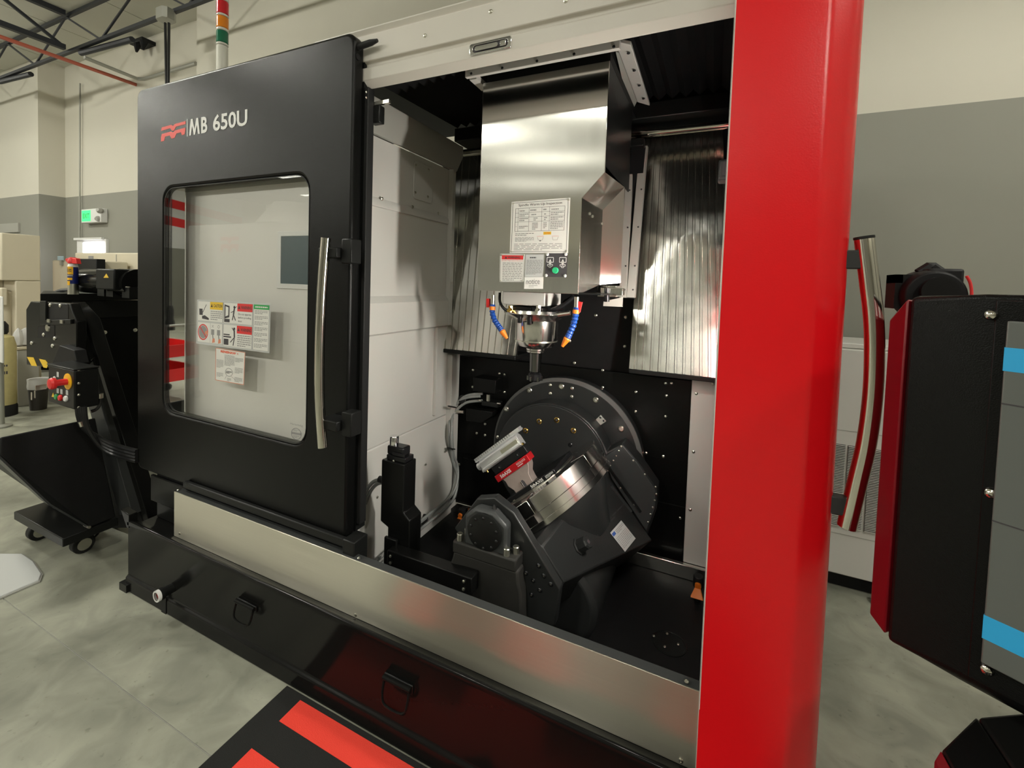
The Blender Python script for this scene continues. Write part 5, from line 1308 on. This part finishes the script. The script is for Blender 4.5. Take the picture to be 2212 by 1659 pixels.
# ================================================================== CHIP CONVEYOR (left of the machine)
cvo = P(230, 900, y=1.35)
cv = thing('chip_conveyor', 'black chip conveyor rising from the machine with a control box and cables', 'conveyor', (cvo.x, 1.5, 0))
K = lambda u, v, y=1.34: P(u, v, y=y)
KB = lambda u, v: P(u, v, x=-3.9)
q = [KB(*p) for p in ((88, 649), (330, 649), (330, 1040), (296, 1035), (272, 985), (190, 800), (88, 800))]
body = G().slab(q, (-.06, .02, 0)).build('body', 'blk_powder', cv, bevel=.006)
a, b = KB(86, 634), KB(340, 634)
zt_p = a.z
G().prism([(-3.88, a.y-.005), (-3.88, b.y), (-4.36, b.y), (-4.36, a.y+.17)], 'z', a.z-.05, a.z).build('top_plate', 'blk_soft', cv, bevel=.004)
G().box((-3.895, a.y+.05, a.z-.17), (-3.885, b.y, a.z-.052)).build('top_skirt', 'blk_soft', cv, bevel=.003)
screws(body, [KB(u, v) for u, v in ((226, 718), (292, 713), (288, 664), (234, 834), (266, 937), (196, 710), (204, 736))], (1, 0, 0), .014)
# sloping channel leg
yl = 1.27
g1 = [K(u, v, yl) for u, v in ((150, 652), (160, 655), (262, 1000), (284, 1114), (258, 1110), (205, 880), (190, 800))]
ch = G().slab([K(u, v, yl) for u, v in ((168, 800), (196, 800), (286, 1112), (258, 1112))], (0, .065, 0)).build('leg_channel', 'cast_lt', cv, bevel=.003)
G().slab([K(u, v, yl) for u, v in ((153, 652), (186, 690), (322, 1128), (312, 1132), (300, 1090), (180, 694), (160, 664))], (0, .065, 0)).build('leg_flange', 'blk_gloss', cv, bevel=.003)
G().slab([K(u, v, 1.32) for u, v in ((186, 795), (200, 780), (308, 1128), (284, 1124))], (0, .01, 0)).build('leg_web', 'blk_matte', cv)
G().slab([K(u, v, 1.29) for u, v in ((152, 654), (182, 694), (205, 770), (196, 780), (168, 700))], (0, .04, 0)).build('cable_duct', 'blk_soft', cv, bevel=.003)
G().slab([K(u, v, 1.336) for u, v in ((196, 870), (226, 870), (302, 1140), (236, 1140), (222, 1000))], (0, .02, 0)).build('lower_guard', 'blk_matte', cv)
# discharge hood
yhd = 1.20
q = [K(*p, yhd) for p in ((56, 668), (66, 651), (150, 656), (165, 694), (165, 797), (104, 794), (57, 788))]
hood = G().slab(q, (0, .045, 0)).build('discharge_hood', 'blk_powder', cv, bevel=.005)
wq = [K(u, v, yhd-.001) for u, v in ((97, 659), (147, 657), (147, 689), (97, 692))]
G().slab(wq, (0, .0008, 0)).build('hood_recess', 'blk_matte', hood)
G().slab([K(u, v, yhd-.012) for u, v in ((86, 650), (98, 650), (98, 700), (86, 702))], (0, .011, 0)).build('hood_rib', 'blk_soft', hood, bevel=.002)
G().slab([K(u, v, yhd-.012) for u, v in ((86, 692), (152, 690), (152, 700), (86, 702))], (0, .011, 0)).build('hood_hinge_bar', 'blk_soft', hood, bevel=.002)
G().slab([K(u, v, yhd-.001) for u, v in ((82, 706), (118, 703), (118, 728), (82, 730))], (0, .0008, 0)).build('hood_opening', 'blk_matte', hood)
for u, v in ((107, 693), (135, 695)): G().box(K(u-3, v-4, yhd-.013), K(u+3, v+4, yhd-.013) + Vector((0, -.006, 0))).build('hinge', 'zinc', hood)
screws(hood, [K(u, v, yhd) for u, v in ((69, 741), (114, 747), (119, 731), (95, 723), (131, 660), (109, 659))], (0, -1, 0), .012)
c = K(104, 708, yhd-.0015); G().lathe([(.022, 0), (.02, .006)], c, (0, -1, 0), 14).build('latch', 'zinc', hood)
for pts in (((58, 771), (72, 772), (80, 791), (68, 790)), ((84, 775), (98, 778), (104, 786), (101, 795), (94, 794))):
    G().slab([K(u, v, yhd-.001) for u, v in pts], (0, .0006, 0)).build('hazard_stripe', 'print_yellow', hood)
# control box
yb_ = 1.06
bq = [P(u, v, y=yb_) for u, v in ((104, 789), (160, 800), (160, 884), (104, 870))]
x0, x1, z1_, z0_ = bq[0].x, bq[1].x, (bq[0].z+bq[1].z)/2, (bq[2].z+bq[3].z)/2
yb2 = P(214, 790, x=x1).y
bxo = G().box((x0, yb_, z0_), (x1, yb2, z1_)).build('control_box', 'blk_soft', cv, bevel=.006)
G().box((x0-.006, yb_-.004, z1_+.0005), (x1+.006, yb2, z1_+.008)).build('box_lid', 'blk_soft', bxo, bevel=.003)
q = [P(u, v, y=yb2+.004) for u, v in ((112, 786), (128, 746), (160, 757), (167, 786))]
G().slab(q, (0, .05, 0)).build('mount_bracket', 'blk_matte', bxo, bevel=.003)
X = lambda u, v: P(u, v, y=yb_)
e = X(147, 824)
G().lathe([(.040, 0), (.040, .003), (.030, .005)], e, (0, -1, 0), 28).build('stop_ring', 'yellow', bxo)
G().lathe([(.016, .004), (.016, .045), (.027, .048), (.029, .060), (.024, .068), (.008, .071)], e, (0, -1, 0), 24).build('stop_button', 'red_pl', bxo)
s_ = X(121, 832)
G().lathe([(.014, 0), (.014, .02), (.008, .022), (.008, .035)], s_, (0, -1, 0), 16).build('key_switch', 'zinc', bxo)
G().box(s_ + Vector((-.002, -.075, -.012)), s_ + Vector((.002, -.036, .012))).build('key', 'zinc', bxo)
G().box(s_ + Vector((-.002, -.079, -.048)), s_ + Vector((.008, -.077, -.012))).build('spare_key', 'zinc', bxo)
G().box(s_ + Vector((-.016, -.086, -.058)), s_ + Vector((-.006, -.084, -.020))).build('spare_key', 'zinc', bxo)
G().lathe([(.015, 0), (.015, .002)], X(118, 819), (0, -1, 0), 16).build('name_disc', 'white_print', bxo)
for u, v, m in ((124, 857, 'green_pl'), (132, 859, 'red_pl'), (144, 861, 'white_plastic')):
    G().lathe([(.015, 0), (.015, .006), (.011, .010)], X(u, v), (0, -1, 0), 18).build('push_button', m, bxo)
    p = X(u+1, v-13); G().box(p + Vector((-.011, -.001, -.012)), p + Vector((.011, 0, .012))).build('button_label', 'label_grey', bxo)
p = X(125, 809); G().box(p + Vector((-.010, -.001, -.013)), p + Vector((.010, 0, .013))).build('button_label', 'label_grey', bxo)
p = [X(112, 857), X(118, 858), X(115, 848)]
G().slab(p, (0, -.001, 0)).build('hazard_triangle', 'print_yellow', bxo)
screws(bxo, [P(u, v, x=x1+.0005) for u, v in ((170, 799), (170, 828), (170, 853), (170, 880))], (1, 0, 0), .006)
# cables from the box to the machine
for k in range(4):
    dv = 7*k
    xc_ = -2.835+.006*k
    pts = [P(167+5*k, 878, x=xc_), P(170+5*k, 900+dv*.3, x=xc_), P(181+4*k, 925+dv*.3, x=xc_), P(212+2*k, 944+dv, x=xc_), P(250, 962+dv, y=1.19), P(296, 975+dv, y=1.197)]
    G().tube(pts, .011, 8, sub=4).build('cable', 'hose_blk', cv)
G().tube([P(217, 858, y=yb2+.01), P(216, 872, y=yb2+.01), P(208, 884, y=yb2), P(196, 889, y=yb2-.02)], .008, 8, sub=4).build('cable', 'hose_blk', cv)
G().cyl(P(217, 850, y=yb2+.01), P(217, 860, y=yb2+.01), .012, seg=10).build('cable_gland', 'zinc', cv)
for u, v in ((174, 910), (184, 912)): G().cyl(P(u, v, x=-2.83), P(u+4, v+10, x=-2.83), .0125, seg=10).build('cable_ferrule', 'zinc', cv)
G().box(P(222, 964, y=1.262), P(229, 976, y=1.262) + Vector((0, .006, 0))).build('orange_tag', 'orange_pl', cv)
# drive motor on the conveyor
ym = 1.50
sx = lambda u, v: P(u, v, y=ym)
m0, m1 = P(176, 606, y=ym), P(300, 604, y=ym); r_ = abs(P(200, 580, y=ym).z - P(200, 632, y=ym).z)/2
mo = G().lathe([(r_*.5, 0), (r_*.92, .03), (r_, .06), (r_, (m1-m0).length*.55), (r_*.85, (m1-m0).length*.57), (r_*.85, (m1-m0).length*.7), (r_*1.1, (m1-m0).length*.72), (r_*1.1, (m1-m0).length)], m0, (1, 0, 0), 28).build('drive_motor', 'blk_gloss', cv)
a, b = P(206, 580, y=1.39), P(246, 627, y=1.39)
tb = G().box((a.x, 1.39, b.z), (b.x, 1.56, a.z)).build('terminal_box', 'blk_soft', mo, bevel=.008)
q = [P(u, v, y=1.3895) for u, v in ((224, 600), (235, 600), (230, 591))]
G().slab(q, (0, -.001, 0)).build('hazard_triangle', 'print_yellow', mo)
for u in (228, 247, 282):
    c = P(u, 628, y=1.45); G().box((c.x-.05, 1.43, zt_p+.0005), (c.x+.03, 1.60, c.z+.02)).build('motor_foot', 'blk_soft', mo)
    screws(mo, [Vector((c.x-.01, 1.44, c.z+.02))], (0, 0, 1), .012)
G().tube([P(115, 637, y=1.5), P(124, 630, y=1.5), P(140, 626, y=1.5), P(160, 625, y=1.5), P(180, 622, y=1.5)], .013, 8, sub=3).build('cable', 'hose_blk', cv)

# ---------------------------------------------------------------- spray can standing on the conveyor
yc_s = 1.42
cb_ = P(158, 636, z=zt_p); yc_s = cb_.y; rc = CR(cb_, 147, 172)
zc = lambda v: P(158, v, y=yc_s).z
t = thing('spray_can', 'blue and yellow spray can with a red cap standing on the conveyor', 'spray can', (cb_.x, yc_s, zt_p))
def can(a, b, m, name, ra=1.0, rb=1.0): return G().lathe([(rc*ra, a), (rc*rb, b)], (cb_.x, yc_s, 0), (0, 0, 1), 28).build(name, m, t)
can(zt_p+.001, zc(613), 'zinc', 'lower_band')
bod = can(zc(613)+.0005, zc(577), mat('deep blue can paint', (.012, .022, .16), .25), 'body')
G().lathe([(rc, zc(577)+.0005), (rc*.9, zc(573)), (rc*.75, zc(569))], (cb_.x, yc_s, 0), (0, 0, 1), 28).build('shoulder', 'white_plastic', t)
G().lathe([(rc*.95, zc(569)), (rc*.98, zc(562)), (rc*.6, zc(556))], (cb_.x, yc_s, 0), (0, 0, 1), 20).build('cap', 'red_pl', t)
G().slab([P(u, v, y=yc_s-.012) for u, v in ((140, 559), (150, 556), (163, 558), (166, 570), (148, 569), (142, 565))], (0, .024, 0)).build('nozzle_cap', 'red_pl', t, bevel=.003)
va = math.atan2(-cb_.y, -cb_.x)     # bearing of the can's near side
def wrap(u0, v0, u1, v1, m, name, shape=None, lift=1.012):
    """a printed patch bent round the can"""
    n = 8; vs, fs = [], []
    for i in range(n+1):
        u = u0+(u1-u0)*i/n; s = max(-.97, min(.97, (u-159.5)/12.5)); a = math.asin(s) + va
        for v in (v0, v1): vs.append((cb_.x + rc*lift*math.cos(a), yc_s + rc*lift*math.sin(a), zc(v)))
    fs = [(2*i, 2*i+2, 2*i+3, 2*i+1) for i in range(n)]
    G().add(vs, fs).build(name, m, t)
wrap(143, 576, 160, 593, 'yellow', 'shield_patch'); wrap(143, 600, 158, 605, 'yellow', 'text_band'); wrap(147, 594, 159, 597, 'ink_grey', 'text_band'); wrap(145, 607, 153, 616, 'yellow', 'drop_patch')
wrap(142, 581, 157, 587, 'ink', 'name_band', lift=1.02)
vs2, fs2 = text_geo('WD-40', .03)
lo, hi = min(v[0] for v in vs2), max(v[0] for v in vs2); l2, h2 = min(v[1] for v in vs2), max(v[1] for v in vs2)
g = G(); out = []
for x_, y_ in vs2:
    a = va - 1.15 + 1.0*(x_-lo)/(hi-lo)
    out.append((cb_.x + rc*1.03*math.cos(a), yc_s + rc*1.03*math.sin(a), zc(586.5) + (zc(581.5)-zc(586.5))*(y_-l2)/(h2-l2)))
g.add(out, fs2); g.build('lettering', 'yellow', t, smooth=False)

# ================================================================== CHIP CART (tipping hopper on a wheeled plate)
t = thing('chip_cart', 'black tipping chip hopper on a low wheeled plate under the conveyor', 'cart', (-3.15, 1.2, 0))
near = [(.829, .735), (1.165, .735), (1.25, .17), (1.142, .165), (.994, .354), (.828, .651)]
far = [(.925, .575), (1.19, .575), (1.252, .17), (1.172, .165), (1.045, .33), (.925, .50)]
hop = G().loft([(-2.885, y_, z_) for y_, z_ in near], [(-3.43, y_, z_) for y_, z_ in far]).build('hopper', 'blk_matte', t, bevel=.006)
fp = [(-2.8845, 1.142, .165), (-2.8845, .994, .354), (-2.8845, .828, .651), (-3.0, .846, .62), (-3.0, 1.004, .349), (-3.0, 1.148, .165)]
G().slab(fp, (0, -.008, -.002)).build('lit_front_plate', 'cast_lt', t)  # paler plate carries the light falling on the hopper's sloped front
pl4 = [P(u, v, z=.16) for u, v in ((28, 1112), (112, 1182), (205, 1132), (118, 1086))]
x0_, x1_ = -3.44, -2.885
G().box((x0_, 1.035, .115), (x1_, 1.26, .16)).build('deck', 'blk_soft', t, bevel=.004)
for xx, yy in ((-2.99, 1.15), (-3.34, 1.10), (-3.10, 1.22), (-3.36, 1.21)):
    wl_ = G().cyl((xx-.022, yy, .048), (xx+.022, yy, .048), .048, seg=24).build('caster_wheel', 'blk_rubber', t, bevel=.005)
    G().cyl((xx+.0222, yy, .048), (xx+.026, yy, .048), .030, seg=20).build('hub', 'zinc', wl_)
    G().box((xx-.03, yy-.02, .098), (xx+.03, yy+.02, .1145)).build('fork', 'zinc', wl_)
for u, v in ((120, 1096), (187, 1136)):
    c = P(u, v, z=.175); G().cyl(c + Vector((-.02, 0, 0)), c + Vector((.03, 0, 0)), .007, seg=10).build('hinge_pin', 'zinc', t)

# ================================================================== FLOOR MAT in front of the machine
mx0, my1 = -1.35, 1.090
mt = thing('floor_mat', 'black floor mat with broad red stripes lying along the machine front', 'mat', (-.7, .6, 0))
G().box((mx0, -.25, .0005), (.28, my1, .008)).build('pile', 'mat_blk', mt, bevel=.003)
ex0, ez0, ew, eh = -1.258, .62, 1.36, .45
vsx = [(.00, 1.0), (.42, 1.0), (.5, .90), (.58, 1.0), (1, 1.0), (1, .815), (.62, .815), (.54, .60), (.46, .60), (.38, .815), (0, .815)]
vsy = [(.00, .60), (.42, .60), (.5, .50), (.58, .60), (1, .60), (.98, .30), (.96, .04), (.85, .04), (.82, .40), (.64, .40), (.56, .0), (.44, .0), (.36, .40), (.17, .40), (.13, 0), (0, 0)]
for vv in (vsx, vsy):
    G().prism([(ex0+ew*x_, ez0+eh*y_) for x_, y_ in vv], 'z', .0082, .0092).build('red_stripe', 'mat_red', mt)

# ================================================================== OPERATOR CONSOLE (right)
cz0, cz1 = .882, 1.512
A = P(2110, 900, y=.945); Cc = P(1945, 900, y=1.02); Dd = P(1907, 900, y=1.08)
fdir = Vector((.36, -.235, 0)).normalized(); nrm = Vector((-fdir.y*-1, 0, 0))
B = Vector((A.x, A.y, 0)) + fdir*.48
nf = Vector((fdir.y, -fdir.x, 0)).normalized()          # outward normal of the screen face
if nf.dot(Vector((-A.x, -A.y, 0))) < 0: nf = -nf
E1 = Vector((.90, .98, 0)); E2 = Vector((.62, 1.22, 0))
oc = thing('operator_console', 'black operator console with a red back shell and blue strips on the screen', 'console', (.55, .95, .88))
zt_ = lambda z_: z_
plan = [Vector((A.x, A.y, 0)), B, E1, E2, Vector((Cc.x, Cc.y, 0))]
top = [Vector((p.x, p.y, z)) for p, z in zip(plan, (cz1, cz1, cz1, cz1, P(1960, 640, y=1.02).z))]
bot = [Vector((p.x, p.y, z)) for p, z in zip(plan, (cz0, cz0, cz0, cz0, P(1940, 1392, y=1.02).z))]
shell = G().loft(bot, top).build('housing', 'blk_powder', oc, bevel=.010, seg=3)
zr0, zr1 = P(1907, 1335, y=1.08).z, P(1907, 690, y=1.08).z
q0 = [Vector((Cc.x-.001, Cc.y+.002, z)) for z in (bot[4].z+.01, top[4].z-.004)]; q1 = [Vector((Dd.x, Dd.y, z)) for z in (zr0, zr1)]
rear_ = [Vector((E2.x, E2.y+.002, z)) for z in (cz0+.06, cz1-.05)]
r3 = [Vector((E2.x-.12, E2.y+.06, z)) for z in (zr0, zr1)]
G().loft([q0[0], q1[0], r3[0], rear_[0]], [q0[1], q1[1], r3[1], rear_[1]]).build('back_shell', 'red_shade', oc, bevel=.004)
def face(u, v, lift):
    d = RC.transposed() @ Vector(((u-CX)/FPX, (v-CY)/FPX, 1)); a = Vector((A.x, A.y, 1.2)) + nf*lift
    return EYE + d*((a-EYE).dot(nf)/d.dot(nf))
# bevelled front frame, screen with strips
def fbox(g, s0, s1, z0_, z1_, d0, d1, mi=0):
    """box on the screen face: s along the face, d outwards"""
    o = Vector((A.x, A.y, 0))
    g.loft([o+fdir*s0+nf*d0+Vector((0, 0, z0_)), o+fdir*s1+nf*d0+Vector((0, 0, z0_)), o+fdir*s1+nf*d0+Vector((0, 0, z1_)), o+fdir*s0+nf*d0+Vector((0, 0, z1_))],
           [o+fdir*s0+nf*d1+Vector((0, 0, z0_)), o+fdir*s1+nf*d1+Vector((0, 0, z0_)), o+fdir*s1+nf*d1+Vector((0, 0, z1_)), o+fdir*s0+nf*d1+Vector((0, 0, z1_))], mi)
    return g
sp0 = (face(2153, 1060, 0) - Vector((A.x, A.y, 0))).dot(fdir)
zs0, zs1 = face(2165, 1441, 0).z, face(2165, 692, 0).z
fbox(G(), .012, .468, cz0+.012, cz1-.012, .0005, .004).build('front_frame', 'blk_powder', oc, bevel=.002)
scr = fbox(G(), sp0, .45, zs0, zs1, .0045, .018).build('screen', 'scr_grey', oc, bevel=.002)
for v0, v1 in ((750, 801), (1347, 1400)):
    za, zb_ = face(2168, v1, .018).z, face(2168, v0, .018).z
    fbox(G(), sp0-.0006, .4505, za, zb_, .0046, .0186).build('blue_strip', 'blue_film', oc)
for v0, v1 in ((870, 872), (1130, 1132)):
    za = face(2168, v1, .018).z
    fbox(G(), sp0+.0005, .4495, za-.001, za+.001, .0183, .0187).build('screen_seam', 'ink', oc)
for u, v in ((2141, 680), (2141, 1064), (2132, 1445)):
    p = face(u, v, .0045)
    G().lathe([(.0085, 0), (.0085, .002), (.0065, .0065), (.003, .0085), (.0005, .009)], p, nf, 18).build('dome_nut', 'steel_pol', oc)
G().cyl((.84, .96, 1.51), (.84, .96, 4.4), .03, seg=16).build('hanger_pole', 'blk_soft', oc)
# control shelf below
z5 = .838
e0, e1 = P(2112, 1546, z=z5), P(2035, 1602, z=z5)
kp = thing('control_shelf', 'black control shelf with a red end below the operator console', 'control panel', (.6, .7, .74))
f_ = (e1-e0); f_.z = 0
e2 = e0 + (P(2212, 1537, z=z5) - e0)*5
dn = (P(2200, 1659, z=z5) - P(2125, 1556, z=z5)); dn.z = 0; dn.normalize()
k0 = P(2022, 1618, z=z5-.03)
top = [e0, e2, e2 + dn*.28, e0 + dn*.28]
top = [Vector((p.x, p.y, z5 - (.0 if i < 2 else .02))) for i, p in enumerate(top)]
G().slab(top, (0, 0, -.10)).build('shelf_body', 'blk_gloss', kp, bevel=.006)
lf = [e0 + Vector((-.0015, .0, 0)), e1, e1 + dn*.28, e0 + dn*.28 + Vector((-.0015, 0, 0))]
lf = [Vector((p.x, p.y, z)) for p, z in zip(lf, (z5, z5-.012, z5-.032, z5-.02))]
G().slab(lf, (0, 0, -.095)).build('side_bevel', 'blk_powder', kp, bevel=.004)
rd = [lf[1] + Vector((-.001, -.001, 0)), lf[1] + Vector((-.012, -.012, -.012)), lf[2] + Vector((-.012, -.012, -.012)), lf[2] + Vector((-.001, -.001, 0))]
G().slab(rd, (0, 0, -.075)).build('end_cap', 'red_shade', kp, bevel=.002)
G().beam(E1*.5 + B*.5 + Vector((-.05, .05, .74)), E1*.5 + B*.5 + Vector((-.05, .05, .882)), .05).build('support_strut', 'blk_soft', kp)
G().slab([e0 + dn*.05 + Vector((.05, 0, .0005)), e0 + dn*.05 + (e2-e0)*.6 + Vector((0, 0, .0005)), e0 + dn*.2 + (e2-e0)*.6 + Vector((0, 0, -.006)), e0 + dn*.2 + Vector((.05, 0, -.006))], (0, 0, .004)).build('key_field', 'blk_soft', kp)

# ================================================================== ACROSS THE AISLE (seen mirrored in the door pane and the stainless sill)
# red tool cart
cx0, cy0 = -5.95, -.60
t = thing('tool_cart', 'red two shelf tool cart across the aisle, mirrored in the door pane', 'cart', (cx0, cy0, 0))
for z_, m in ((.25, 'red_pl'), (.53, 'red_pl')):
    G().frame(rrect(cx0-.35, cy0-.25, cx0+.35, cy0+.25, .04, 3), rrect(cx0-.335, cy0-.235, cx0+.335, cy0+.235, .03, 3), 'z', z_, z_+.14).build('tray_rim', m, t)
    G().box((cx0-.345, cy0-.245, z_), (cx0+.345, cy0+.245, z_+.01)).build('tray', m, t)
for sx in (-.33, .33):
    for sy in (-.23, .23):
        G().cyl((cx0+sx, cy0+sy, .08), (cx0+sx, cy0+sy, .84), .015, seg=10).build('post', 'grey_edge', t)
        G().cyl((cx0+sx-.015, cy0+sy, .045), (cx0+sx+.015, cy0+sy, .045), .045, seg=16).build('caster_wheel', 'blk_rubber', t)
G().tube([(cx0+.33, cy0-.23, .84), (cx0+.42, cy0-.23, .90), (cx0+.42, cy0+.23, .90), (cx0+.33, cy0+.23, .84)], .014, 10, sub=3).build('push_handle', 'grey_edge', t)
t = thing('spray_bottle', 'white plastic bottle standing in the red tool cart', 'bottle', (cx0+.1, cy0+.1, .54))
G().lathe([(.045, .541), (.045, .74), (.018, .79), (.018, .83)], (cx0+.1, cy0+.1, 0), (0, 0, 1), 18).build('body', 'white_plastic', t)
G().lathe([(.022, .831), (.022, .855)], (cx0+.1, cy0+.1, 0), (0, 0, 1), 14).build('cap', 'white_plastic', t)
# hanging power cord
hx, hy = -7.2, -1.35
t = thing('hanging_cord', 'black power cord with a connector hanging from the roof across the aisle', 'cord', (hx, hy, ZC))
G().cyl((hx, hy, 1.02), (hx, hy, ZC), .012, seg=8).build('cable', 'hose_blk', t)
G().lathe([(.02, 1.02), (.035, .96), (.035, .83), (.05, .77), (.05, .66)], (hx, hy, 0), (0, 0, 1), 14).build('connector', 'blk_rubber', t)
# large white machine opposite, with the same red emblem, and a dark window in the front wall
t = thing('white_machine', 'large white machine with a red emblem standing across the aisle', 'machine', (-8.0, -5.2, 0))
wm = G().box((-12.6, -6.0, 0), (-7.4, -4.6, 2.75)).build('body', 'off_white', t, bevel=.03)
G().cyl((-9.6, -5.3, 2.751), (-9.6, -5.3, 3.3), .8, .4, 32).build('turret_cover', 'off_white', t)
s = Sheet((-11.25, -4.598, 2.45), (-10.55, -4.598, 2.45), (-10.55, -4.598, 2.05), (-11.25, -4.598, 2.05), ['print_red']); s.n = Vector((0, 1, 0))
for pl in EMBLEM: s.poly(pl, 0)
s.build('emblem', t)
bn = P(0, 0, y=1)
t = thing('wall_banner', 'white wall banner with red stripes on the far end wall', 'banner', (X0, -6.0, 3.0))
G().box((X0, -9.0, 2.35), (X0+.015, -4.6, 4.35)).build('sheet', 'white_plastic', t)
for z_ in (3.75, 3.15): G().slab([(X0+.016, -9.0, z_-.3), (X0+.016, -5.2, z_+.1), (X0+.016, -5.2, z_+.40), (X0+.016, -9.0, z_)], (.004, 0, 0)).build('stripe', 'print_red', t)
G().box((-12.4, Y0, 1.2), (-10.6, Y0+.03, 2.6)).build('window_2', 'teal', kind='structure')
t = thing('roll_up_door', 'white ribbed roll-up door in the wall far across the aisle, mirrored in the spindle head cover', 'roll-up door', (-7.6, Y0, 0))
G().box((-9.3, Y0, 0), (-9.15, Y0+.08, 4.2)).build('guide_rail', 'grey_edge', t); G().box((-6.05, Y0, 0), (-5.9, Y0+.08, 4.2)).build('guide_rail', 'grey_edge', t)
G().box((-9.15, Y0, 0), (-6.05, Y0+.009, 4.2)).build('gap_shade_sheet', 'ink_grey', t)  # dark sheet put in to paint the shade between the slats
for k in range(41):
    G().prism([(Y0+.01, .02+.1*k), (Y0+.045, .030+.1*k), (Y0+.045, .075+.1*k), (Y0+.01, .085+.1*k)], 'x', -9.15, -6.05).build('slat', 'guard_white', t)
t = thing('steel_drum', 'pale steel drum standing across the aisle', 'drum', (-4.4, -2.6, 0))
G().lathe([(.28, 0), (.29, .02), (.29, .3), (.3, .32), (.29, .34), (.29, .6), (.3, .62), (.29, .64), (.29, .88), (.27, .9)], (-4.4, -2.6, 0), (0, 0, 1), 32).build('drum', 'off_white', t)
